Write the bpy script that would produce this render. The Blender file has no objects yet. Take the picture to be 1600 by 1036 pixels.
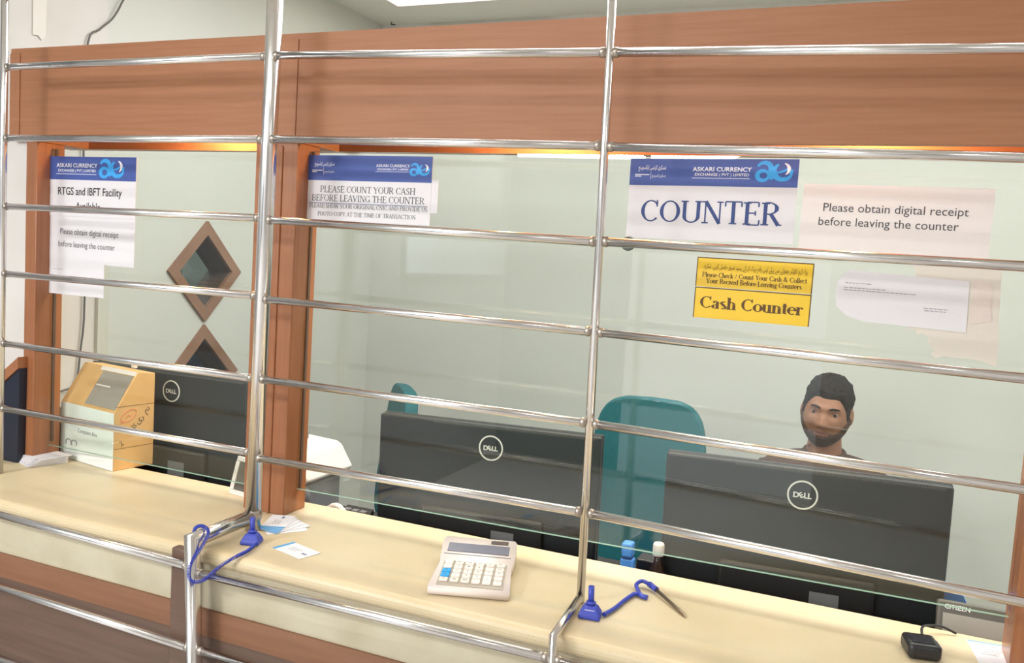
import bpy, bmesh, math, random
from mathutils import Vector, Matrix, noise
random.seed(7)
PI = math.pi
SC = bpy.context.scene
COL = SC.collection

# ------------------------------------------------------------------ camera, world, big lights, exposure
cam_d = bpy.data.cameras.new('camera'); cam = bpy.data.objects.new('camera', cam_d); COL.objects.link(cam)
cam_d.sensor_width = 36.0; cam_d.lens = 36.0 * 1323.19 / 1600.0; cam_d.clip_start = 0.02
Rt = Vector((0.9200512, 0.38680003, 0.06238216)); Up = Vector((-0.08948016, 0.05243164, 0.99460757)); Fw = Vector((-0.38144344, 0.92067185, -0.08285072))
M = Matrix((Rt, Up, -Fw)).transposed().to_4x4(); M.translation = (0, 0, 1.65)
cam.matrix_world = M
SC.camera = cam
w = bpy.data.worlds.new('world'); SC.world = w; w.use_nodes = True
w.node_tree.nodes['Background'].inputs[0].default_value = (0.97, 0.99, 1.0, 1)
w.node_tree.nodes['Background'].inputs[1].default_value = 1.0
vs = SC.view_settings; vs.view_transform = 'Standard'; vs.look = 'None'; vs.gamma = 1.0; vs.use_curve_mapping = False
vs.exposure = 0.18

def area(name, loc, size, energy, color, target=None, rot=None, sy=None):
    d = bpy.data.lights.new(name, 'AREA'); d.energy = energy; d.color = color
    d.shape = 'RECTANGLE'; d.size = size; d.size_y = sy or size
    o = bpy.data.objects.new(name, d); COL.objects.link(o); o.location = loc
    if target is not None: o.rotation_euler = (Vector(target) - Vector(loc)).to_track_quat('-Z', 'Y').to_euler()
    elif rot: o.rotation_euler = rot
    return o
for lx, le in ((-2.25, 78), (-0.9, 8), (0.5, 2)):
    area('hall_panel_and_fill_light', (lx, -1.25, 2.715), 0.55, le, (0.98, 0.985, 1.0), rot=(0, 0, 0))
area('hall_panel_and_fill_light', (1.7, -0.5, 2.715), 0.55, 7, (0.98, 0.985, 1.0), rot=(0, 0, 0))  # added fill lamp on the right, brightens the right-facing sides of the posts
area('frontal_fill_light', (-1.3, -3.36, 2.6), 2.8, 62, (0.97, 0.985, 1.0), target=(-0.9, 1.5, 1.75), sy=0.22)  # added unseen strip lamp for low frontal light; the rear wall has no fanlight
area('hall_tube_light', (-0.9, 0.30, 2.695), 1.2, 6.5, (0.99, 0.985, 0.97), rot=(0, 0, 0), sy=0.05)
for lx, le in ((-1.2, 13), (-0.2, 13), (0.9, 14)):
    area('office_panel_light', (lx, 2.15, 2.68), 0.9, le*1.45, (0.97, 0.99, 1.0), rot=(0, 0, 0))
area('side_office_light', (-2.9, 2.7, 2.6), 0.4, 6, (0.9, 1.0, 1.0), rot=(0, 0, 0))

# ------------------------------------------------------------------ materials
def lin(c):
    return tuple(((x/255.0)/12.92 if x/255.0 <= 0.04045 else ((x/255.0+0.055)/1.055)**2.4) for x in c)
MATS = {}
def mat(name, rgb, rough=0.5, metal=0.0, var=None, scale=8.0, stretch=(1,1,1), bump=0.0, coat=0.0, spec=0.5, emit=None, alpha=None):
    if name in MATS: return MATS[name]
    m = bpy.data.materials.new(name); m.use_nodes = True; nt = m.node_tree; b = nt.nodes['Principled BSDF']
    c = lin(rgb)
    b.inputs['Base Color'].default_value = (*c, 1); b.inputs['Roughness'].default_value = rough; b.inputs['Metallic'].default_value = metal
    b.inputs['Specular IOR Level'].default_value = spec
    if coat: b.inputs['Coat Weight'].default_value = coat; b.inputs['Coat Roughness'].default_value = 0.12
    if emit: b.inputs['Emission Color'].default_value = (*c, 1); b.inputs['Emission Strength'].default_value = emit
    if var or bump:
        tc = nt.nodes.new('ShaderNodeTexCoord'); mp = nt.nodes.new('ShaderNodeMapping'); mp.inputs['Scale'].default_value = stretch
        nt.links.new(tc.outputs['Object'], mp.inputs[0])
        nz = nt.nodes.new('ShaderNodeTexNoise'); nz.inputs['Scale'].default_value = scale; nz.inputs['Detail'].default_value = 5
        nt.links.new(mp.outputs[0], nz.inputs['Vector'])
        if var:
            r = nt.nodes.new('ShaderNodeValToRGB'); c2 = lin(var)
            r.color_ramp.elements[0].position = 0.35; r.color_ramp.elements[1].position = 0.68
            r.color_ramp.elements[0].color = (*c, 1); r.color_ramp.elements[1].color = (*c2, 1)
            nt.links.new(nz.outputs['Fac'], r.inputs[0]); nt.links.new(r.outputs[0], b.inputs['Base Color'])
        if bump:
            bp = nt.nodes.new('ShaderNodeBump'); bp.inputs['Strength'].default_value = bump; bp.inputs['Distance'].default_value = 0.002
            nt.links.new(nz.outputs['Fac'], bp.inputs['Height']); nt.links.new(bp.outputs[0], b.inputs['Normal'])
    MATS[name] = m; return m

WOOD_H = mat('laminate_wood_horizontal', (166,114,82), 0.5, var=(158,106,74), scale=6, stretch=(1,8,22), spec=0.35)
WOOD_V = mat('laminate_wood_vertical', (164,107,71), 0.36, var=(152,96,62), scale=6, stretch=(20,20,0.8), coat=0.25)
WOOD_D = mat('counter_panel_wood', (108,84,71), 0.45, var=(98,76,64), scale=5, stretch=(1,6,16))
STEEL = mat('polished_steel', (232,229,228), 0.2, 1.0)
STEEL_D = mat('weld_steel', (176,166,156), 0.4, 1.0, bump=0.4, scale=90)
WALL = mat('office_wall_paint', (210,211,203), 0.7, var=(207,208,200), scale=3)
WHITEWALL = mat('white_wall_paint', (217,212,207), 0.7, var=(210,204,198), scale=5)
CEIL = mat('ceiling_paint', (230,230,222), 0.8)
FLOOR = mat('floor_tile', (206,204,202), 0.35, var=(196,194,190), scale=4)
WHITE = mat('white_plastic', (228,222,218), 0.4)
PAPER = mat('white_paper', (228,225,228), 0.7)
PAPER_W = mat('creased_paper', (236,228,224), 0.65, bump=0.25, scale=9)
BLUEHEAD = mat('sign_blue', (66,88,160), 0.5)
NAVYINK = mat('navy_ink', (52,72,128), 0.6)
GREYINK = mat('grey_ink', (78,76,80), 0.6)
BLACKINK = mat('black_ink', (40,38,40), 0.6)
LIGHTINK = mat('faint_grey_ink', (150,148,152), 0.6)
WHITEINK = mat('white_ink', (236,236,242), 0.6)
SKYINK = mat('sky_blue_ink', (60,165,235), 0.5)
BROWNINK = mat('dark_brown_ink', (96,66,28), 0.6)
REDINK = mat('faded_red_ink', (214,120,88), 0.7)
YELLOW = mat('yellow_plastic', (240,202,52), 0.35, var=(236,192,44), scale=4)
BLACKPL = mat('black_plastic', (38,38,40), 0.35)
MON = mat('monitor_back', (28,33,36), 0.45)
MON_D = mat('monitor_dark', (30,30,31), 0.5)
SLOT = mat('vent_slot', (92,94,90), 0.6)
LOGO = mat('logo_silver', (225,228,226), 0.35)
GREYPL = mat('grey_plastic', (120,122,126), 0.45)
LCD = mat('lcd_grey', (98,96,110), 0.2)
KEYBED = mat('keypad_bed', (180,170,156), 0.45)
CALCW = mat('calculator_white', (236,222,214), 0.38)
KEYW = mat('key_white', (240,230,220), 0.4)
CYAN = mat('cyan_key', (40,165,235), 0.4)
PENBLUE = mat('blue_plastic', (60,74,178), 0.3)
LBLUE = mat('bright_blue_plastic', (82,150,232), 0.35)
TEAL = mat('teal_fabric', (20,104,110), 0.75, var=(17,96,102), scale=60, bump=0.2)
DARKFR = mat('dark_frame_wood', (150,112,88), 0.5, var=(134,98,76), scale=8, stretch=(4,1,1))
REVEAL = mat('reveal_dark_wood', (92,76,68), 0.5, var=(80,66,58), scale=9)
NAVY = mat('navy_panel', (28,34,52), 0.45, var=(24,30,46), scale=3)
TEALWALL = mat('side_office_wall', (128,158,156), 0.7)
CARD = mat('tan_card', (214,172,112), 0.6, var=(208,164,104), scale=10)
CARDWHITE = mat('box_white_label', (238,243,239), 0.45)
DESKM = mat('desk_laminate', (120,100,84), 0.45)
WARM = mat('warm_bulb', (255,200,120), 0.5, emit=14)
LAMPW = mat('lamp_diffuser', (255,252,240), 0.5, emit=2.2)
SKIN = mat('skin', (158,112,84), 0.55, var=(150,104,78), scale=30)
HAIR = mat('black_hair', (27,24,23), 0.85, bump=0.9, scale=140, var=(38,34,32), spec=0.2)
BEARD = mat('beard_hair', (64,49,41), 0.9, bump=0.5, scale=220, var=(86,65,53), spec=0.2)
CLOTH = mat('brown_cotton', (92,71,61), 0.9, var=(85,65,56), scale=40, bump=0.2)
EYEW = mat('eye_white', (186,174,166), 0.3)
EYED = mat('eye_brown', (44,28,20), 0.2)
LIPS = mat('lips', (140,88,76), 0.5)
CABLE = mat('grey_cable', (92,90,86), 0.5)
BLUECARD = mat('card_blue_band', (84,160,214), 0.5)

def marble():
    m = bpy.data.materials.new('cream_marble'); m.use_nodes = True; nt = m.node_tree; b = nt.nodes['Principled BSDF']
    tc = nt.nodes.new('ShaderNodeTexCoord')
    def nz(scale, det=4):
        n = nt.nodes.new('ShaderNodeTexNoise'); n.inputs['Scale'].default_value = scale; n.inputs['Detail'].default_value = det
        nt.links.new(tc.outputs['Object'], n.inputs['Vector']); return n
    r = nt.nodes.new('ShaderNodeValToRGB'); e = r.color_ramp.elements
    e[0].position = 0.3; e[0].color = (*lin((206,189,153)), 1); e[1].position = 0.7; e[1].color = (*lin((216,199,166)), 1)
    nt.links.new(nz(7).outputs['Fac'], r.inputs[0])
    r2 = nt.nodes.new('ShaderNodeValToRGB'); e = r2.color_ramp.elements       # fine speckle
    e[0].position = 0.27; e[0].color = (0.62,0.55,0.44,1); e[1].position = 0.36; e[1].color = (1,1,1,1)
    nt.links.new(nz(240, 2).outputs['Fac'], r2.inputs[0])
    mx = nt.nodes.new('ShaderNodeMixRGB'); mx.blend_type = 'MULTIPLY'; mx.inputs[0].default_value = 0.3
    nt.links.new(r.outputs[0], mx.inputs[1]); nt.links.new(r2.outputs[0], mx.inputs[2])
    nt.links.new(mx.outputs[0], b.inputs['Base Color']); b.inputs['Roughness'].default_value = 0.38
    return m
MARBLE = marble()
def apron_mat():
    m = bpy.data.materials.new('stained_marble_apron'); m.use_nodes = True; nt = m.node_tree; b = nt.nodes['Principled BSDF']
    tc = nt.nodes.new('ShaderNodeTexCoord')
    n = nt.nodes.new('ShaderNodeTexNoise'); n.inputs['Scale'].default_value = 9; n.inputs['Detail'].default_value = 6
    nt.links.new(tc.outputs['Object'], n.inputs['Vector'])
    r = nt.nodes.new('ShaderNodeValToRGB'); e = r.color_ramp.elements
    e[0].position = 0.3; e[0].color = (*lin((184,173,146)), 1); e[1].position = 0.62; e[1].color = (*lin((199,190,165)), 1)
    nt.links.new(n.outputs['Fac'], r.inputs[0])
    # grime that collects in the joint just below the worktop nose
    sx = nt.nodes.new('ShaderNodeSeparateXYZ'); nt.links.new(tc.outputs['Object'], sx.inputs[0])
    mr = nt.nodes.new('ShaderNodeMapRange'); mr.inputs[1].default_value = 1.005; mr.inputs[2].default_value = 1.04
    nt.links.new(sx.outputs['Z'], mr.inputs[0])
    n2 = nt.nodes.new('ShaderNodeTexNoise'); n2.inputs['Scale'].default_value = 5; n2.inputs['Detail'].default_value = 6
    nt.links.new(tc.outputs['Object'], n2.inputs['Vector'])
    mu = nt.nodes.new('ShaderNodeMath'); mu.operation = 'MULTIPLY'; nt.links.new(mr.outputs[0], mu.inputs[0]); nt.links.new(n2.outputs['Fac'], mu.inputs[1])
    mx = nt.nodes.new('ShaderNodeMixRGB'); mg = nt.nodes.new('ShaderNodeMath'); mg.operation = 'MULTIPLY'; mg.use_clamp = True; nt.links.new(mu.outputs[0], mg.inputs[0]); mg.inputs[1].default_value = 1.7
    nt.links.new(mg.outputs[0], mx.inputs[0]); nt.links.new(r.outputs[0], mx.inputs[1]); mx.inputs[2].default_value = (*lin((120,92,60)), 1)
    nt.links.new(mx.outputs[0], b.inputs['Base Color']); b.inputs['Roughness'].default_value = 0.4
    return m
APRON = apron_mat()
def glass_mat():
    m = bpy.data.materials.new('counter_glass'); m.use_nodes = True; nt = m.node_tree; nt.nodes.clear()
    o = nt.nodes.new('ShaderNodeOutputMaterial'); t = nt.nodes.new('ShaderNodeBsdfTransparent'); t.inputs[0].default_value = (0.945,0.965,0.945,1)
    g = nt.nodes.new('ShaderNodeBsdfGlossy'); g.inputs['Roughness'].default_value = 0.0; g.inputs[0].default_value = (1,1,1,1)
    ge = nt.nodes.new('ShaderNodeNewGeometry'); dp = nt.nodes.new('ShaderNodeVectorMath'); dp.operation = 'DOT_PRODUCT'
    nt.links.new(ge.outputs['Incoming'], dp.inputs[0]); nt.links.new(ge.outputs['Normal'], dp.inputs[1])
    def mth(op, a, b):
        n = nt.nodes.new('ShaderNodeMath'); n.operation = op
        for k, v in enumerate((a, b)):
            if v is None: continue
            if isinstance(v, (int, float)): n.inputs[k].default_value = v
            else: nt.links.new(v, n.inputs[k])
        return n.outputs[0]
    c = mth('ABSOLUTE', dp.outputs['Value'], None)
    fr = mth('ADD', mth('MULTIPLY', mth('POWER', mth('SUBTRACT', 1.0, c), 5.0), 0.96), 0.04)
    x = nt.nodes.new('ShaderNodeMixShader'); nt.links.new(fr, x.inputs[0]); nt.links.new(t.outputs[0], x.inputs[1]); nt.links.new(g.outputs[0], x.inputs[2])
    nt.links.new(x.outputs[0], o.inputs[0]); return m
GLASS = glass_mat()
GEDGE = mat('glass_edge', (140,168,148), 0.3)

# ------------------------------------------------------------------ mesh helpers
class MB:
    def __init__(s): s.bm = bmesh.new(); s.mats = []
    def mi(s, m):
        if m is None: return 0
        if m not in s.mats: s.mats.append(m)
        return s.mats.index(m)
    def _fin(s, faces, m, smooth=False):
        i = s.mi(m)
        for f in faces: f.material_index = i; f.smooth = smooth
    def box(s, x0, x1, y0, y1, z0, z1, m=None, bev=0.0, seg=2):
        v = [s.bm.verts.new(p) for p in ((x0,y0,z0),(x1,y0,z0),(x1,y1,z0),(x0,y1,z0),(x0,y0,z1),(x1,y0,z1),(x1,y1,z1),(x0,y1,z1))]
        fs = [s.bm.faces.new([v[i] for i in q]) for q in ((3,2,1,0),(4,5,6,7),(0,1,5,4),(1,2,6,5),(2,3,7,6),(3,0,4,7))]
        s._fin(fs, m)
        if bev:
            es = list({e for f in fs for e in f.edges})
            r = bmesh.ops.bevel(s.bm, geom=es, offset=bev, segments=seg, profile=0.5, affect='EDGES', clamp_overlap=True)
            s._fin(r['faces'], m, True)
        return s
    def poly(s, pts, m=None):
        f = s.bm.faces.new([s.bm.verts.new(p) for p in pts]); s._fin([f], m); return s
    def prism(s, pts, d, m=None, bev=0.0, seg=2):
        d = Vector(d); a = [s.bm.verts.new(p) for p in pts]; b = [s.bm.verts.new(Vector(p)+d) for p in pts]; n = len(pts)
        fs = [s.bm.faces.new(a[::-1]), s.bm.faces.new(b)] + [s.bm.faces.new((a[i], a[(i+1)%n], b[(i+1)%n], b[i])) for i in range(n)]
        s._fin(fs, m); bmesh.ops.recalc_face_normals(s.bm, faces=fs)
        if bev:
            r = bmesh.ops.bevel(s.bm, geom=list({e for f in fs for e in f.edges}), offset=bev, segments=seg, profile=0.5, affect='EDGES', clamp_overlap=True)
            s._fin(r['faces'], m, True)
        return s
    def tube(s, pts, r, m=None, n=12, cap=True):
        pts = [Vector(p) for p in pts]; rs = r if isinstance(r, (list, tuple)) else [r]*len(pts); rings = []; fs = []; up = None
        for i, p in enumerate(pts):
            if i == 0: t = pts[1]-p
            elif i == len(pts)-1: t = p-pts[i-1]
            else: t = (pts[i+1]-p).normalized() + (p-pts[i-1]).normalized()
            t.normalize()
            if up is None: up = Vector((0,0,1)) if abs(t.z) < 0.9 else Vector((0,1,0))
            u = (up - t*up.dot(t)).normalized(); v = t.cross(u); up = u
            k = 1.0
            if 0 < i < len(pts)-1:
                c = max(0.35, (pts[i+1]-p).normalized().dot(t)); 
                d = ((pts[i+1]-p).normalized()-(p-pts[i-1]).normalized())
                k = 1/c; d = d.normalized() if d.length > 1e-6 else u
            ring = []
            for j in range(n):
                q = u*math.cos(2*PI*j/n)*rs[i] + v*math.sin(2*PI*j/n)*rs[i]
                if k > 1.0001: q = q + d*q.dot(d)*(k-1)
                ring.append(s.bm.verts.new(p+q))
            rings.append(ring)
        for a, b in zip(rings, rings[1:]):
            for j in range(n): fs.append(s.bm.faces.new((a[j], a[(j+1)%n], b[(j+1)%n], b[j])))
        s._fin(fs, m, True)
        if cap: s._fin([s.bm.faces.new(rings[0][::-1]), s.bm.faces.new(rings[-1])], m)
        return s
    def ell(s, c, rx, ry, rz, m=None, n=16, k=10, rot=None):
        c = Vector(c); rows = []; fs = []
        for i in range(1, k):
            th = PI*i/k
            rows.append([Vector((rx*math.sin(th)*math.cos(2*PI*j/n), ry*math.sin(th)*math.sin(2*PI*j/n), rz*math.cos(th))) for j in range(n)])
        f = (lambda q: c + (rot @ q if rot else q))
        top = s.bm.verts.new(f(Vector((0,0,rz)))); bot = s.bm.verts.new(f(Vector((0,0,-rz)))); R = [[s.bm.verts.new(f(q)) for q in r] for r in rows]
        for j in range(n):
            fs.append(s.bm.faces.new((top, R[0][j], R[0][(j+1)%n]))); fs.append(s.bm.faces.new((bot, R[-1][(j+1)%n], R[-1][j])))
        for a, b in zip(R, R[1:]):
            for j in range(n): fs.append(s.bm.faces.new((a[j], b[j], b[(j+1)%n], a[(j+1)%n])))
        s._fin(fs, m, True); return s
    def lathe(s, prof, c=(0,0,0), m=None, n=20):
        c = Vector(c); R = [[s.bm.verts.new(c+Vector((r*math.cos(2*PI*j/n), r*math.sin(2*PI*j/n), z))) for j in range(n)] for r, z in prof]; fs = []
        for a, b in zip(R, R[1:]):
            for j in range(n): fs.append(s.bm.faces.new((a[j], a[(j+1)%n], b[(j+1)%n], b[j])))
        s._fin(fs, m, True); s._fin([s.bm.faces.new(R[0][::-1]), s.bm.faces.new(R[-1])], m); return s
    def ring(s, c, r0, r1, d, m=None, n=40):      # flat ring facing -Y, thickness d
        c = Vector(c); fs = []; rows = []
        for r, y in ((r0, 0), (r1, 0), (r1, d), (r0, d)):
            rows.append([s.bm.verts.new(c+Vector((r*math.cos(2*PI*j/n), y, r*math.sin(2*PI*j/n)))) for j in range(n)])
        for a, b in zip(rows, rows[1:]+rows[:1]):
            for j in range(n): fs.append(s.bm.faces.new((a[j], a[(j+1)%n], b[(j+1)%n], b[j])))
        s._fin(fs, m); return s
    def xf(s, M):
        bmesh.ops.transform(s.bm, matrix=M, verts=s.bm.verts); return s
    def build(s, name, m=None, parent=None, loc=None):
        me = bpy.data.meshes.new(name); s.bm.normal_update(); s.bm.to_mesh(me); s.bm.free()
        for x in (s.mats or [m]): me.materials.append(x)
        o = bpy.data.objects.new(name, me); COL.objects.link(o)
        if parent: o.parent = parent
        if loc: o.location = loc
        return o
def tag(o, label, cat, group=None):
    o['label'] = label; o['category'] = cat
    if group: o['group'] = group
    return o
def thing(name, label, cat, loc=(0,0,0), rot=(0,0,0), group=None):
    o = bpy.data.objects.new(name, None); COL.objects.link(o); o.location = loc; o.rotation_euler = rot; o.empty_display_size = 0.05
    return tag(o, label, cat, group)
def struct(name, mb, m=None, parent=None):
    o = mb.build(name, m, parent)
    if not parent: o['kind'] = 'structure'
    return o
def copy_tree(o, parent=None):
    c = o.copy(); COL.objects.link(c)
    if parent: c.parent = parent
    for ch in list(o.children): copy_tree(ch, c)
    return c
def smooth(pts, n=8):
    P = [Vector(p) for p in pts]; P = [P[0]]+P+[P[-1]]; out = []
    for i in range(1, len(P)-2):
        for k in range(n):
            u = k/n; a, b, c, d = P[i-1:i+3]
            out.append(0.5*((2*b)+(c-a)*u+(2*a-5*b+4*c-d)*u*u+(3*b-a-3*c+d)*u**3))
    return out+[P[-2]]
RX90 = Matrix.Rotation(PI/2, 4, 'X')
def sans(parts, name, m, parent, M, depth=0.0):
    """printed lettering: parts = (text, x, y, cap height, align, bold, xscale); lies in XY, M puts it in place"""
    mb = MB()
    for t, x, y, h, al, bold, xs in parts:
        c = bpy.data.curves.new('lettering', 'FONT'); c.body = t; c.size = h/0.729; c.align_x = al; c.offset = bold*h; c.resolution_u = 3
        o = bpy.data.objects.new('lettering', c); COL.objects.link(o)
        bpy.context.view_layer.update(); dg = bpy.context.evaluated_depsgraph_get()
        me = bpy.data.meshes.new_from_object(o.evaluated_get(dg))
        if xs < 0:                                            # negative: fit to that width
            ex = [v.co.x for v in me.vertices]; xs = -xs/max(1e-6, max(ex)-min(ex))
        me.transform(Matrix.Translation((x, y, 0)) @ Matrix.Diagonal((xs, 1, 1, 1)))
        mb.bm.from_mesh(me)
        bpy.data.objects.remove(o); bpy.data.curves.remove(c); bpy.data.meshes.remove(me)
    for f in mb.bm.faces: f.material_index = 0
    mb.xf(M); return mb.build(name, m, parent)
# ---- Urdu shaping with presentation forms (isolated, final, initial, medial)
AR = {}
for ch, base, n in (('ا',0xFE8D,2),('ب',0xFE8F,4),('پ',0xFB56,4),('ت',0xFE95,4),('ج',0xFE9D,4),('چ',0xFB7A,4),('ح',0xFEA1,4),('د',0xFEA9,2),('ر',0xFEAD,2),('ڑ',0xFB8C,2),
        ('س',0xFEB1,4),('ش',0xFEB5,4),('ص',0xFEB9,4),('ض',0xFEBD,4),('ع',0xFEC9,4),('ق',0xFED5,4),('ک',0xFB8E,4),('ل',0xFEDD,4),('م',0xFEE1,4),('ن',0xFEE5,4),('ں',0xFB9E,2),
        ('و',0xFEED,2),('ؤ',0xFE85,2),('ہ',0xFBA6,4),('ھ',0xFBAA,4),('ی',0xFBFC,4),('ے',0xFBAE,2),('ٹ',0xFB66,4),('ڈ',0xFB88,2)):
    AR[ch] = (base, n)
def urdu(t):
    out = []
    for i, ch in enumerate(t):
        if ch not in AR: out.append(ch); continue
        b, n = AR[ch]
        prev = i > 0 and t[i-1] in AR and AR[t[i-1]][1] == 4
        nxt = n == 4 and i+1 < len(t) and t[i+1] in AR
        k = 3 if prev and nxt else 2 if nxt else 1 if prev else 0
        out.append(chr(b+k))
    return ''.join(reversed(out))
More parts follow.
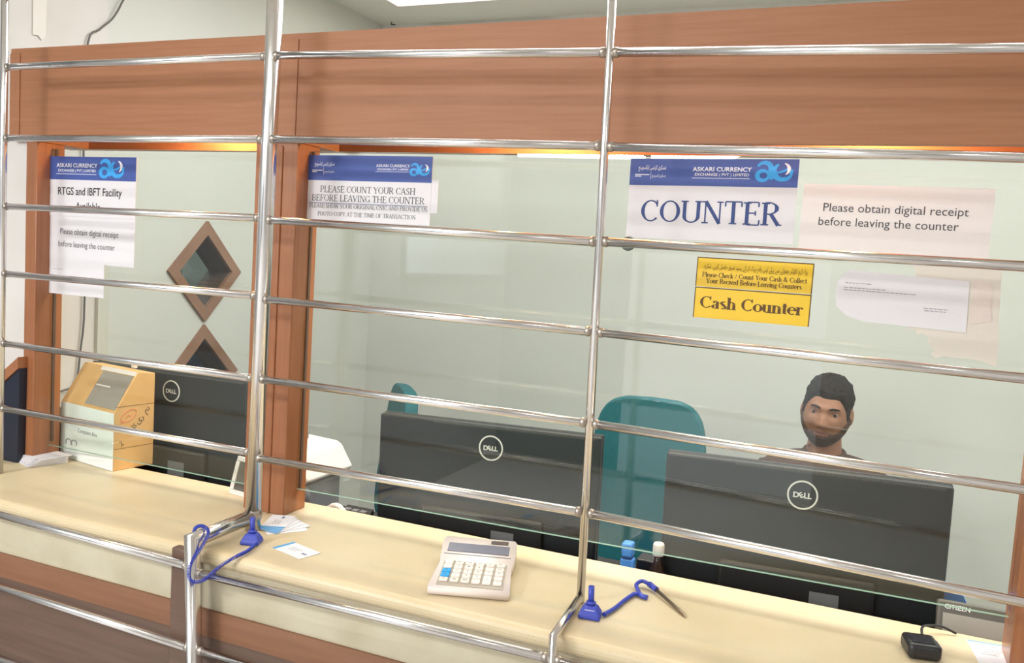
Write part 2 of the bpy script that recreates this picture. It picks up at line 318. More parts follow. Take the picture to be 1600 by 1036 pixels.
# ---- a small seriffed alphabet drawn with strokes: T thick, t thin; a = arc, s = serif, d = ball
def S_(x, y, hw=0.15): return ('s', x, y, hw)
def stem(x, y0=0, y1=1, s0=1, s1=1): return [('l',x,y0,x,y1,'T')] + ([S_(x,y0)] if s0 else []) + ([S_(x,y1)] if s1 else [])
G = {
 'A':(0.80,[('l',0.08,0,0.40,1,'t'),('l',0.72,0,0.40,1,'T'),('l',0.2,0.35,0.6,0.35,'t'),S_(0.08,0,.12),S_(0.72,0,.13)]),
 'B':(0.74,stem(0.16)+[('l',0.16,1,0.40,1,'t'),('a',0.40,0.76,0.18,0.24,90,-90),('l',0.16,0.52,0.42,0.52,'t'),('a',0.42,0.26,0.21,0.26,90,-90),('l',0.16,0,0.42,0,'t')]),
 'C':(0.80,[('a',0.44,0.5,0.34,0.5,42,318),('l',0.69,0.70,0.69,1.0,'t')]),
 'D':(0.84,stem(0.16)+[('l',0.16,1,0.38,1,'t'),('a',0.38,0.5,0.34,0.5,90,-90),('l',0.16,0,0.38,0,'t')]),
 'E':(0.70,stem(0.16)+[('l',0.16,1,0.6,1,'t'),('l',0.6,1,0.6,0.8,'t'),('l',0.16,0.52,0.48,0.52,'t'),('l',0.48,0.42,0.48,0.62,'t'),('l',0.16,0,0.63,0,'t'),('l',0.63,0,0.64,0.22,'t')]),
 'F':(0.66,stem(0.16)+[('l',0.16,1,0.6,1,'t'),('l',0.6,1,0.6,0.78,'t'),('l',0.16,0.5,0.46,0.5,'t'),('l',0.46,0.4,0.46,0.6,'t')]),
 'G':(0.86,[('a',0.44,0.5,0.34,0.5,42,312),('l',0.69,0.70,0.69,1.0,'t'),('l',0.70,0.05,0.70,0.42,'T'),S_(0.68,0.42,.14)]),
 'H':(0.88,stem(0.16)+stem(0.72)+[('l',0.16,0.52,0.72,0.52,'t')]),
 'I':(0.38,stem(0.19)),
 'L':(0.66,stem(0.16)+[('l',0.16,0,0.6,0,'t'),('l',0.6,0,0.61,0.24,'t')]),
 'M':(1.02,[('l',0.14,0,0.14,1,'t'),S_(0.14,0,.12),S_(0.14,1,.08),('l',0.14,1,0.5,0.08,'T'),('l',0.5,0.05,0.86,1,'t')]+stem(0.86)),
 'N':(0.88,[('l',0.15,0,0.15,1,'t'),S_(0.15,0,.13),S_(0.11,1,.1),('l',0.15,1,0.73,0,'T'),('l',0.73,0,0.73,1,'t'),S_(0.73,1,.13)]),
 'O':(0.88,[('a',0.44,0.5,0.35,0.5,0,360)]),
 'P':(0.70,stem(0.16)+[('l',0.16,1,0.38,1,'t'),('a',0.38,0.73,0.22,0.27,90,-90),('l',0.16,0.46,0.38,0.46,'t')]),
 'R':(0.80,stem(0.16)+[('l',0.16,1,0.38,1,'t'),('a',0.38,0.75,0.21,0.25,90,-90),('l',0.16,0.5,0.38,0.5,'t'),('l',0.38,0.5,0.68,0,'T'),S_(0.71,0,.1)]),
 'S':(0.64,[('a',0.32,0.75,0.18,0.25,40,235),('l',0.20,0.58,0.44,0.44,'T'),('a',0.32,0.26,0.20,0.26,60,-140),('l',0.47,0.76,0.47,0.97,'t'),('l',0.13,0.03,0.13,0.26,'t')]),
 'T':(0.76,stem(0.38,0,1,1,0)+[('l',0.06,1,0.70,1,'t'),('l',0.06,1,0.06,0.78,'t'),('l',0.70,1,0.70,0.78,'t')]),
 'U':(0.86,[('l',0.16,1,0.16,0.3,'T'),S_(0.16,1),('a',0.44,0.3,0.28,0.3,180,360),('l',0.72,1,0.72,0.3,'T'),S_(0.72,1,.14)]),
 'V':(0.80,[('l',0.08,1,0.40,0,'T'),('l',0.40,0,0.72,1,'t'),S_(0.08,1,.13),S_(0.72,1,.12)]),
 'W':(1.12,[('l',0.08,1,0.34,0,'T'),('l',0.34,0,0.56,0.9,'t'),('l',0.56,1,0.80,0,'T'),('l',0.80,0,1.04,1,'t'),S_(0.08,1,.12),S_(1.04,1,.1),S_(0.56,1,.1)]),
 'Y':(0.78,[('l',0.08,1,0.38,0.45,'T'),('l',0.38,0.45,0.70,1,'t'),('l',0.38,0.45,0.38,0,'T'),S_(0.08,1,.12),S_(0.70,1,.11),S_(0.38,0)]),
 'a':(0.54,[('l',0.36,0.0,0.36,0.48,'T'),('a',0.24,0.48,0.13,0.18,0,160),('a',0.22,0.17,0.16,0.17,60,300),('d',0.13,0.50,0.055),('l',0.36,0.02,0.48,0.05,'t')]),
 'c':(0.48,[('a',0.26,0.33,0.21,0.33,50,310),('d',0.40,0.53,0.06)]),
 'd':(0.60,[('l',0.44,0,0.44,1,'T'),S_(0.38,1,.1),S_(0.5,0,.07),('a',0.26,0.33,0.21,0.33,30,330)]),
 'e':(0.50,[('a',0.26,0.33,0.21,0.33,0,310),('l',0.08,0.38,0.46,0.38,'t')]),
 'f':(0.38,stem(0.16,0,0.8,1,0)+[('a',0.28,0.8,0.12,0.2,30,180),('l',0.03,0.64,0.34,0.64,'t')]),
 'g':(0.54,[('a',0.24,0.44,0.16,0.22,0,360),('a',0.24,-0.1,0.2,0.15,0,360),('l',0.16,0.22,0.36,0.06,'T'),('l',0.36,0.6,0.5,0.64,'t')]),
 'h':(0.62,stem(0.14,0,1,1,0)+[S_(0.09,1,.09),('a',0.31,0.42,0.16,0.24,10,150),('l',0.47,0,0.47,0.44,'T'),S_(0.47,0)]),
 'i':(0.30,stem(0.15,0,0.66,1,0)+[S_(0.1,0.66,.09),('d',0.15,0.9,0.075)]),
 'k':(0.62,stem(0.14,0,1,1,0)+[S_(0.09,1,.09),('l',0.14,0.28,0.46,0.64,'t'),S_(0.46,0.64,.1),('l',0.24,0.4,0.5,0,'T'),S_(0.5,0,.11)]),
 'l':(0.30,stem(0.15,0,1,1,0)+[S_(0.1,1,.09)]),
 'n':(0.62,stem(0.14,0,0.66,1,0)+[S_(0.09,0.66,.09),('a',0.31,0.42,0.16,0.24,10,150),('l',0.47,0,0.47,0.44,'T'),S_(0.47,0)]),
 'o':(0.54,[('a',0.27,0.33,0.22,0.33,0,360)]),
 'r':(0.46,stem(0.14,0,0.66,1,0)+[S_(0.09,0.66,.09),('a',0.30,0.46,0.14,0.2,60,165),('d',0.38,0.58,0.075)]),
 's':(0.44,[('a',0.22,0.49,0.13,0.17,40,250),('l',0.14,0.39,0.3,0.27,'T'),('a',0.22,0.17,0.15,0.17,70,-140)]),
 't':(0.38,[('l',0.17,0.12,0.17,0.86,'T'),('a',0.27,0.13,0.1,0.13,180,300),('l',0.04,0.64,0.33,0.64,'t')]),
 'u':(0.62,[('l',0.14,0.24,0.14,0.66,'T'),S_(0.09,0.66,.09),('a',0.30,0.24,0.16,0.24,180,330),('l',0.47,0,0.47,0.66,'T'),S_(0.42,0.66,.09),S_(0.52,0,.08)]),
 'v':(0.54,[('l',0.06,0.66,0.27,0,'T'),('l',0.27,0,0.48,0.66,'t'),S_(0.06,0.66,.1),S_(0.48,0.66,.09)]),
 '/':(0.40,[('l',0.04,0,0.34,1,'t')]),
 '&':(0.84,[('a',0.34,0.78,0.15,0.2,-60,220),('a',0.30,0.26,0.22,0.26,80,330),('l',0.22,0.68,0.68,0.02,'T'),('l',0.5,0.06,0.68,0.45,'t'),S_(0.68,0.48,.1)]),
 ' ':(0.32,[]),
}
def serif(parts, name, m, parent, M):
    """parts = (text, centre x, baseline y, cap height, total width or None, thick, thin)"""
    mb = MB(); bm = mb.bm
    for text, cx, y0, h, width, TK, tn in parts:
        adv = sum(G[c][0] for c in text); k = (width/(adv*h)) if width else 1.0
        x = cx - adv*h*k/2; lay = [0]
        def seg(p, q, wa, wb=None):
            wb = wb or wa; d = Vector((q[0]-p[0], q[1]-p[1]))
            if d.length < 1e-6: return
            n = Vector((-d.y, d.x)).normalized()
            pts = [(p[0]+n.x*wa/2, p[1]+n.y*wa/2), (p[0]-n.x*wa/2, p[1]-n.y*wa/2), (q[0]-n.x*wb/2, q[1]-n.y*wb/2), (q[0]+n.x*wb/2, q[1]+n.y*wb/2)]
            lay[0] = (lay[0]+1) % 12; bm.faces.new([bm.verts.new((x+a*h*k, y0+b*h, lay[0]*2e-5)) for a, b in pts])
        for c in text:
            for st in G[c][1]:
                if st[0] == 'l':
                    wd = TK if st[5] == 'T' else tn; seg((st[1],st[2]),(st[3],st[4]),wd)
                elif st[0] == 's': seg((st[1]-st[3],st[2]+(tn/2 if st[2] < 0.05 else -tn/2)),(st[1]+st[3],st[2]+(tn/2 if st[2] < 0.05 else -tn/2)),tn)
                elif st[0] == 'd':
                    bm.faces.new([bm.verts.new((x+(st[1]+st[3]*math.cos(2*PI*j/10))*h*k, y0+(st[2]+st[3]*math.sin(2*PI*j/10))*h, 2.6e-4)) for j in range(10)])
                else:
                    _, ax, ay, rx, ry, a0, a1 = st; n = 18; pp = []; lay[0] = (lay[0]+1) % 12; zl = lay[0]*2e-5
                    for j in range(n+1):
                        a = math.radians(a0+(a1-a0)*j/n); wd = tn+(TK*1.05-tn)*abs(math.cos(a))**1.6
                        io = wd/2
                        hv = max(tn, wd*0.5)/2; ryc = ry-tn/2
                        pp.append(((ax+(rx+io)*math.cos(a), ay+(ryc+hv)*math.sin(a)), (ax+(rx-io)*math.cos(a), ay+(ryc-hv)*math.sin(a))))
                    for (o0, i0), (o1, i1) in zip(pp, pp[1:]):
                        bm.faces.new([bm.verts.new((x+a*h*k, y0+b*h, zl)) for a, b in (o0, i0, i1, o1)])
            x += G[c][0]*h*k
    bmesh.ops.recalc_face_normals(bm, faces=bm.faces)
    for f in bm.faces:
        if f.normal.z < 0: f.normal_flip()
    mb.xf(M); return mb.build(name, m, parent)

# ------------------------------------------------------------------ setting
struct('floor', MB().box(-3.6, 3.0, -3.5, 3.75, -0.1, 0.0), FLOOR)
struct('ceiling', MB().box(-3.6, 3.0, -3.5, 3.75, 2.75, 2.85), CEIL)
struct('wall_back', MB().box(-3.6, 1.8, 3.63, 3.73, 0.0, 2.75), WALL)
struct('wall_right', MB().box(1.7, 1.8, 1.62, 3.63, 0.0, 2.75), WALL)
struct('wall_hall_left', MB().box(-2.9, -2.8, -3.5, 1.53, 0.0, 2.75), mat('hall_wall_grey', (168,170,170), 0.6))
struct('wall_hall_right', MB().box(2.6, 2.7, -3.5, 1.53, 0.0, 2.75), WHITEWALL)
struct('wall_hall_rear', MB().box(-2.8, -1.75, -3.5, -3.4, 0, 2.75, mat('hall_wall_teal', (74,90,94), 0.6)).box(-0.25, 2.6, -3.5, -3.4, 0, 2.75, WHITEWALL).box(-1.75, -0.25, -3.5, -3.4, 2.2, 2.75, WHITEWALL))
XL = -2.287
def diamond(cy, cz, r): return [(cy-r, cz), (cy, cz-r), (cy+r, cz), (cy, cz+r)]
DZ = ((2.484, 1.539), (2.484, 1.152))
mb = MB(); c0 = DZ[0][0]; r0 = 0.165; zz = []
for cy, cz in DZ[::-1]: zz += [(c0, cz-r0, 0), (0, cz, 1), (c0, cz+r0, 0)]
for sd, ye in ((-1, 1.62), (1, 3.63)):
    edge = [(c0, 0.0)] + [((c0+sd*r0) if k else c0, z) for _, z, k in zz] + [(c0, 2.75)]
    loop = edge + [(ye, 2.75), (ye, 0.0)]
    for p, q in zip(edge, edge[1:]):                          # strips out to the wall's end, and the reveals of the openings
        mb.prism([(XL, p[0], p[1]), (XL, q[0], q[1]), (XL, ye, q[1]), (XL, ye, p[1])], (-0.1, 0, 0))
struct('wall_left', mb, WALL)
for k, (cy, cz) in enumerate(DZ):
    mb = MB(); o = diamond(cy, cz, 0.188); i = diamond(cy, cz, 0.137)
    for a in range(4):
        b = (a+1) % 4
        q = [o[a], o[b], i[b], i[a]]
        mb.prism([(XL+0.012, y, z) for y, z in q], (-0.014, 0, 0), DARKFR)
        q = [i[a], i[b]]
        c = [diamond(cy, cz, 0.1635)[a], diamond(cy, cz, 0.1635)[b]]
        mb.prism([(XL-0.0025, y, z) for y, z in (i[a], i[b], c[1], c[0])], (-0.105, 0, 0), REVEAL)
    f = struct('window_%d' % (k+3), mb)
    pane = MB().prism([(XL-0.085, y, z) for y, z in diamond(cy, cz, 0.137)], (-0.005, 0, 0)); pane.build('window_pane', GLASS, f)
struct('wall_side_office', MB().box(-3.6, -3.5, 1.62, 3.63, 0, 2.75), TEALWALL)
struct('wall_side_office_front', MB().box(-3.5, -2.387, 1.62, 1.7, 0, 2.75), TEALWALL)
t = thing('partition_screen', 'dark blue partition screen behind the lower diamond window', 'screen', (-2.75, 2.7, 0))
MB().box(-0.03, 0.03, -0.6, 0.75, 0.12, 1.20, bev=0.01).build('panel', mat('screen_blue', (46,72,122), 0.7), t)
for y in (-0.5, 0.65): MB().box(-0.2, 0.2, y-0.03, y+0.03, 0, 0.12).build('foot', BLACKPL, t)
# front wall strip left of the windows, with the dark panel door below a sloping brown rail
struct('wall_front', MB().prism([(-2.8, 1.535, 1.051), (-1.993, 1.535, 1.051), (-1.993, 1.535, 1.8755), (-2.041, 1.535, 1.8755), (-2.041, 1.535, 2.103), (-2.8, 1.535, 2.103)], (0, 0.085, 0)), WHITEWALL)
d = struct('door_1', MB().prism([(-2.29, 1.503, 1.051), (-1.982, 1.503, 1.051), (-1.978, 1.503, 1.298), (-2.042, 1.503, 1.249), (-2.29, 1.503, 1.062)], (0, 0.03, 0)), NAVY)
MB().prism([(-1.978, 1.498, 1.298), (-2.29, 1.498, 1.062), (-2.29, 1.498, 1.091), (-1.978, 1.498, 1.327)], (0, 0.037, 0)).build('door_rail', WOOD_V, d)
struct('wall_front_right', MB().box(0.361, 2.6, 1.535, 1.62, 1.051, 2.102).box(0.62, 2.6, 1.535, 1.62, 0, 1.051), WHITEWALL)

# beam: a hollow wooden pelmet with lamps inside
BX0, BX1 = -2.04, 1.0
mb = MB().box(BX0, BX1, 1.515, 1.535, 1.876, 2.103).box(BX0, BX1, 1.677, 1.695, 1.876, 2.103).box(BX0, BX1, 1.535, 1.677, 2.088, 2.103)
for x0, x1 in ((-2.04,-1.954), (-1.27,-1.157), (0.255,0.36)): mb.box(x0, x1, 1.535, 1.677, 1.8765, 2.088)
mb.box(-1.222, -1.158, 1.5125, 1.515, 1.876, 2.090); mb.box(-2.04, -2.005, 1.5125, 1.515, 1.876, 2.090)
struct('trim_1', mb, WOOD_H)
def window_post(n, x0, x1, bead=None):
    mb = MB().box(x0, x1, 1.525, 1.605, 1.05, 1.876, bev=0.002, seg=1)
    if bead: mb.box(bead, bead+0.009, 1.521, 1.526, 1.05, 1.868, bev=0.002, seg=1)
    return struct('trim_%d' % n, mb, WOOD_V)
window_post(2, -1.994, -1.954); window_post(3, -1.27, -1.157, -1.204); window_post(4, 0.262, 0.36)
for k, (x0, x1) in enumerate(((-1.954, -1.27), (-1.157, 0.257))):     # dark putty line beside each pane
    mb = MB()
    for x in ((x0, x1-0.004) if k == 0 else (x0,)): mb.box(x, x+0.004, 1.576, 1.583, 1.10, 1.862)
    struct('trim_%d' % (5+k), mb, REVEAL)

def pane(n, x0, x1, zb0, zb1, zt):
    mb = MB(); mb.mi(GLASS); mb.mi(GEDGE)
    mb.prism([(x0, 1.566, zb0), (x1, 1.566, zb1), (x1, 1.566, zt), (x0, 1.566, zt)], (0, 0.008, 0), GLASS)
    for f in mb.bm.faces:
        if abs(f.normal.z) > 0.5: f.material_index = 1
    return struct('window_%d' % n, mb)
pane(1, -1.953, -1.271, 1.091, 1.090, 1.862)
pane(2, -1.156, 0.261, 1.103, 1.120, 1.862)
for x, where in ((-1.446, 'above the left window'), (-0.612, 'above the middle of the wide window'), (-0.033, 'above the right of the wide window')):
    t = thing('cove_lamp', 'warm lamp inside the brown beam ' + where, 'lamp', (x, 1.615, 2.088), group=None)
    MB().lathe([(0.022, -0.03), (0.022, 0.0)]).build('socket', WHITE, t)
    MB().ell((0, 0, -0.058), 0.024, 0.024, 0.03).build('bulb', WARM, t)
    l = bpy.data.lights.new('cove_light', 'POINT'); l.energy = 7.0; l.color = (1.0, 0.72, 0.36); l.shadow_soft_size = 0.025
    o = bpy.data.objects.new('cove_light', l); COL.objects.link(o); o.location = (x, 1.615, 1.985)
# office ceiling panels and the hall tube
for x, y, lab in ((-1.73, 3.03, 'square white ceiling light panel above the office, over the left desk'), (-0.1, 2.93, 'square white ceiling light panel above the office, over the seated man'), (1.0, 2.93, 'square white ceiling light panel above the office, nearest the right wall')):
    t = thing('ceiling_light', lab, 'ceiling light', (x, y, 2.75))
    mb = MB()
    for a in ((-0.3,0.3,-0.3,-0.28), (-0.3,0.3,0.28,0.3), (-0.3,-0.28,-0.28,0.28), (0.28,0.3,-0.28,0.28)): mb.box(*a, -0.018, 0.0)
    mb.build('frame', WHITE, t); MB().box(-0.28, 0.28, -0.28, 0.28, -0.010, -0.002).build('diffuser', LAMPW, t)
t = thing('tube_light', 'long white tube light under the ceiling of the public hall', 'ceiling light', (-0.7, 0.30, 2.75))
MB().box(-0.62, 0.62, -0.03, 0.03, -0.03, 0).build('batten', WHITE, t); MB().tube([(-0.6,0,-0.042),(0.6,0,-0.042)], 0.012).build('tube', LAMPW, t)
TAPE = [(1.754,2.44),(1.799,2.44),(1.797,2.216),(1.785,2.204),(1.772,2.214),(1.756,2.212)]
# small marks in the office: vertical trunking and the loose cable on the left wall, ceiling hook
struct('trim_7', MB().box(XL, XL+0.008, 1.63, 2.021, 0, 2.75), WHITEWALL)
tag(MB().box(XL+0.0085, XL+0.022, 1.992, 2.034, 0.75, 1.60).build('cable_trunking', mat('trunking', (204,204,192), 0.6)), 'pale vertical cable trunking on the left office wall', 'trunking')
tag(MB().tube(smooth([(XL+0.02,2.10,2.75),(XL+0.02,2.075,2.45),(XL+0.02,2.058,2.39),(XL+0.02,2.023,2.331),(XL+0.02,1.975,2.284),(XL+0.02,1.935,2.235),(XL+0.02,1.925,2.0),(XL+0.02,1.942,1.454),(XL+0.02,1.93,1.28),(XL+0.02,1.915,1.185),(XL+0.03,1.86,1.165),(XL+0.03,1.78,1.162)], 4), 0.003, n=8).build('wire', CABLE),
    'thin dark cable hanging down the left office wall from the ceiling', 'cable')
tag(MB().prism([(XL+0.0085,y,z) for y,z in TAPE], (0.004,0,0)).build('tape_strip', mat('tape', (222,216,208), 0.5)), 'peeling strip of pale tape on the white left wall above the beam', 'tape')
t = thing('ceiling_hook', 'small dark hook on the office ceiling near the back wall', 'hook', (-2.205, 3.58, 2.75))
MB().tube([(0,0,0),(0,0,-0.012),(0.02,0,-0.014)], 0.003, n=8).build('hook', CABLE, t)

# ------------------------------------------------------------------ counter
t = thing('service_counter', 'long cream marble service counter with brown wooden front below the bars', 'counter', (0, 0, 0))
prof = [(1.64, 1.05), (1.29, 1.05)] + [(1.28-0.015*math.sin(a), 1.035+0.015*math.cos(a)) for a in [PI*k/8 for k in range(0, 9)]] + [(1.30, 1.020), (1.64, 1.020)]
MB().prism([(-2.3, y, z) for y, z in prof], (2.9, 0, 0), MARBLE).build('worktop', None, t)
MB().box(-2.3, 0.6, 1.28, 1.295, 0.929, 1.0195, APRON).build('apron', None, t)
MB().box(-2.3, 0.6, 1.276, 1.64, 0.02, 0.8745, WOOD_D).build('front_panel', None, t)
MB().box(-2.3, 0.6, 1.274, 1.64, 0.875, 0.9285, mat('counter_rail_wood', (140,98,72), 0.45, var=(130,90,65), scale=5, stretch=(1,6,16))).build('top_rail', None, t)
MB().box(-2.3, 0.6, 1.296, 1.62, 0.93, 1.0195, WOOD_D).build('carcass', None, t)
MB().box(-1.214, -1.166, 1.252, 1.2735, 0.02, 1.049, WOOD_D, bev=0.004).build('divider_board', None, t)
MB().box(-2.3, 0.6, 1.30, 1.60, 0.0, 0.02, BLACKPL).build('plinth', None, t)

# ------------------------------------------------------------------ steel grille
g = thing('steel_grille', 'polished steel bar grille standing on and in front of the marble counter', 'grille', (-0.43, 1.416, 1.05))
def gpart(mb, name): 
    mb.xf(Matrix.Translation((0.43, -1.416, -1.05))); return mb.build(name, None, g)
RB = 0.0078
ZL = [2.197, 2.032, 1.866, 1.7045, 1.543, 1.3735, 1.213]; ZLe = [2.197, 2.031, 1.865, 1.7055, 1.545, 1.372, 1.214]
ZM = [2.194, 2.030, 1.865, 1.702, 1.540, 1.374, 1.208]; ZMe = [2.18, 2.013, 1.856, 1.692, 1.536, 1.375, 1.2145]
ZR = [2.18, 2.013, 1.855, 1.693, 1.536, 1.374, 1.214]; ZRe = [2.165, 1.995, 1.842, 1.688, 1.526, 1.364, 1.197]
def pilx(z): return -0.441 + (2.10-z)/1.05*0.019
def bigx(z): return -1.1455 - (2.14-z)/1.033*0.0055
def bar(p, q, r=RB, blob=(1, 1)):
    mb = MB(); mb.tube([p, q], r, STEEL, n=14)
    d = (Vector(q)-Vector(p)).normalized()
    if blob[0]: mb.ell(Vector(p)+d*0.004, 0.0088, 0.0094, 0.0094, STEEL_D, n=10, k=6)
    if blob[1]: mb.ell(Vector(q)-d*0.004, 0.0088, 0.0094, 0.0094, STEEL_D, n=10, k=6)
    gpart(mb, 'bar')
for a, b in zip(ZL, ZLe): bar((-1.921, 1.416, a), (bigx(b)-0.018, 1.416, b))
for a, b in zip(ZM, ZMe): bar((bigx(a)+0.012, 1.408, a), (pilx(b)-0.0075, 1.414, b))
for a, b in zip(ZR, ZRe): bar((pilx(a)+0.0075, 1.416, a), (0.40, 1.416, b + (b-a)*0.2), blob=(1, 0))
PX = 0.408
gpart(MB().tube([(-1.93, 1.416, 2.60), (-1.929, 1.416, 1.051)], 0.0085, STEEL), 'post')
gpart(MB().tube([(bigx(2.6), 1.416, 2.60), (bigx(1.051), 1.416, 1.051)], 0.0163, STEEL, n=20), 'post')
gpart(MB().tube([(pilx(2.6), 1.416, 2.60), (pilx(1.051), 1.416, 1.051)], 0.0076, STEEL), 'post')
gpart(MB().tube([(PX, 1.416, 2.60), (PX, 1.416, 1.051)], 0.0085, STEEL), 'post')
def foot(x, z, r, xe, xb, yf=1.238):
    gpart(MB().tube([(x, 1.412, z), (xe, yf, z), (xb, yf, 0.02)], r, STEEL, n=18), 'leg')
foot(-1.929, 1.062, 0.0085, -1.925, -1.92); foot(bigx(1.08)+0.0, 1.079, 0.0150, -1.147, -1.085, 1.236)
foot(pilx(1.06), 1.061, 0.0076, -0.409, -0.400); foot(PX, 1.062, 0.0085, PX, PX)
gpart(MB().ell((bigx(1.08), 1.416, 1.083), 0.019, 0.019, 0.022, STEEL_D), 'weld_joint')
for zl, zle, zm, zme, zr in ((1.038, 1.026, 1.018, 1.024, 1.02), (0.878, 0.864, 0.867, 0.866, 0.862), (0.716, 0.702, 0.705, 0.704, 0.70), (0.55, 0.54, 0.54, 0.54, 0.54)):
    xb = -1.147 + (1.079-zle)/1.06*0.062
    bar((-1.916, 1.238, zl), (xb-0.014, 1.238, zle)); bar((xb+0.014, 1.236, zm), (-0.409-0.007, 1.238, zme)); bar((-0.402, 1.238, zme), (PX-0.008, 1.238, zr))

# ------------------------------------------------------------------ signs on the glass
YG = 1.5655
def sgn(name, label, cat, x0, z1, wd, h, m, lean=0.0, th=0.0014, y=YG, group=None):
    t = thing(name, label, cat, (x0, y, z1), (0, lean, 0), group)
    MB().box(0, wd, -th, 0, -h, 0, m).build('board' if m is not PAPER and m is not PAPER_W else 'sheet', None, t)
    return t
TM = Matrix.Translation((0, -0.0018, 0)) @ RX90
def swash(pts, wds):      # a flat brush stroke of changing width in XY
    mb = MB(); prev = None
    for i, p in enumerate(pts):
        a = Vector(pts[max(0, i-1)]); b = Vector(pts[min(len(pts)-1, i+1)]); d = (b-a).normalized(); n = Vector((-d.y, d.x))*wds[i]/2
        l = mb.bm.verts.new((p[0]+n.x, p[1]+n.y, 0)); r = mb.bm.verts.new((p[0]-n.x, p[1]-n.y, 0))
        if prev: mb.bm.faces.new((prev[0], prev[1], r, l))
        prev = (l, r)
    for f in mb.bm.faces:
        f.normal_update()
        if f.normal.z < 0: f.normal_flip()
    return mb
def arc(cx, cy, rx, ry, a0, a1, n=16): return [(cx+rx*math.cos(math.radians(a0+(a1-a0)*k/n)), cy+ry*math.sin(math.radians(a0+(a1-a0)*k/n))) for k in range(n+1)]
def taper(n, a, b, c): return [a+(b-a)*min(1, 2*k/n)+(c-b)*max(0, 2*k/n-1) for k in range(n+1)]
def ae_logo(parent, x, y, s):
    """interlocked light blue letters with a white crescent and an arrow; x, y = lower left, s = height"""
    P = Matrix.Translation((x, y, 0)) @ Matrix.Diagonal((s*1.12, s, 1, 1))
    mb = MB(); lay = [0]
    def add(pts, wd):
        lay[0] += 1; k = swash(pts, wd); k.xf(Matrix.Translation((0, 0, lay[0]*3e-5))); me = bpy.data.meshes.new('t'); k.bm.to_mesh(me); k.bm.free(); mb.bm.from_mesh(me); bpy.data.meshes.remove(me)
    add(arc(0.42, 0.62, 0.30, 0.30, 160, 0), taper(16, 0.10, 0.22, 0.24))            # a: top hook
    add([(0.72, 0.64), (0.72, 0.2), (0.80, 0.10)], [0.24, 0.24, 0.16])               # a: stem
    add(arc(0.38, 0.28, 0.25, 0.24, 0, 360), taper(16, 0.12, 0.22, 0.12))            # a: bowl
    add(arc(1.22, 0.50, 0.36, 0.40, 120, 300), taper(16, 0.10, 0.26, 0.18))          # e: back
    add(arc(1.22, 0.46, 0.40, 0.38, 285, 345), taper(16, 0.18, 0.16, 0.10))          # e: tail
    add([(1.50, 0.42), (1.68, 0.58)], [0.40, 0.02])                                  # arrow head
    add([(0.90, 0.42), (1.15, 0.46), (1.35, 0.56), (1.46, 0.66)], [0.06, 0.10, 0.10, 0.05])
    mb.xf(TM @ Matrix.Translation((0, 0, 0.0002)) @ P); mb.build('logo', SKYINK, parent)
    k = swash(arc(1.22, 0.60, 0.27, 0.30, 75, -60), taper(16, 0.05, 0.17, 0.05)); k.xf(TM @ Matrix.Translation((0, 0, 0.0007)) @ P); k.build('logo_crescent', WHITEINK, parent)
def header(t, wd, h, k, text_left=None, urdu_on=True):
    """blue band with the firm's name and emblem; k scales the lettering block at the right"""
    MB().box(0, wd, -0.0017, -0.0013, -h, 0, BLUEHEAD).build('header_band', None, t)
    xr = text_left
    sans([('ASKARI CURRENCY', xr, -h*0.37-0.004*k, 0.0078*k, 'LEFT', 0.022, -0.107*k), ('EXCHANGE ( PVT ) LIMITED', xr+0.004*k, -h*0.37-0.0125*k, 0.0052*k, 'LEFT', 0.018, -0.098*k)], 'lettering', WHITEINK, t, TM)
    MB().box(xr-0.001, xr+0.104*k, -0.0019, -0.0017, -h*0.37-0.0172*k, -h*0.37-0.0162*k).build('underline', WHITEINK, t)
    if urdu_on:
        sans([(urdu('عسکری کرنسی ایکسچینج'), 0.068, -h*0.40, 0.0075, 'RIGHT', 0.012, -0.052), (urdu('عسکری ایکسچینج'), 0.068, -h*0.68, 0.0052, 'RIGHT', 0.0, -0.026)], 'urdu_lettering', WHITEINK, t, TM)
        MB().box(0.010, 0.037, -0.0019, -0.0017, -h*0.62, -h*0.585).box(0.010, 0.022, -0.0019, -0.0017, -h*0.68, -h*0.65).box(0.0395, 0.040, -0.0019, -0.0017, -h*0.78, -h*0.5).build('tagline_rule', WHITEINK, t)
# COUNTER
t = sgn('counter_sign', 'large sign reading COUNTER under a blue company header', 'sign', -0.429, 1.855, 0.301, 0.147, PAPER, lean=-0.006)
header(t, 0.301, 0.049, 0.98, 0.117); ae_logo(t, 0.2265, -0.0385, 0.035)
serif([('COUNTER', 0.152, -0.116, 0.040, 0.254, 0.145, 0.06)], 'lettering', NAVYINK, t, TM)
# PLEASE COUNT YOUR CASH
t = sgn('notice_sign', 'small print sign asking customers to count cash, beside the middle wooden post', 'sign', -1.1565, 1.854, 0.308, 0.142, PAPER)
header(t, 0.308, 0.054, 0.77, 0.173); ae_logo(t, 0.254, -0.040, 0.026)
serif([('PLEASE COUNT YOUR CASH', 0.152, -0.0795, 0.0135, 0.238, 0.12, 0.055), ('BEFORE LEAVING THE COUNTER', 0.153, -0.0985, 0.0135, 0.282, 0.12, 0.055),
       ('PLEASE SHOW YOUR ORIGINAL CNIC AND PROVIDE US', 0.154, -0.1135, 0.0088, 0.296, 0.12, 0.06), ('PHOTO COPY AT THE TIME OF TRANSACTION', 0.152, -0.1305, 0.0088, 0.246, 0.12, 0.06)], 'lettering', GREYINK, t, TM)
MB().box(0.006, 0.301, -0.0019, -0.0014, -0.1035, -0.1025).build('rule', NAVYINK, t)
tag(MB().box(-0.0275, 0.0155, 0, 0.001, -0.068, 0).build('blank_card', PAPER, loc=(-0.848, 1.5672-0.0022, 1.806)), 'narrow blank white card behind the right edge of the count-your-cash sign', 'card')
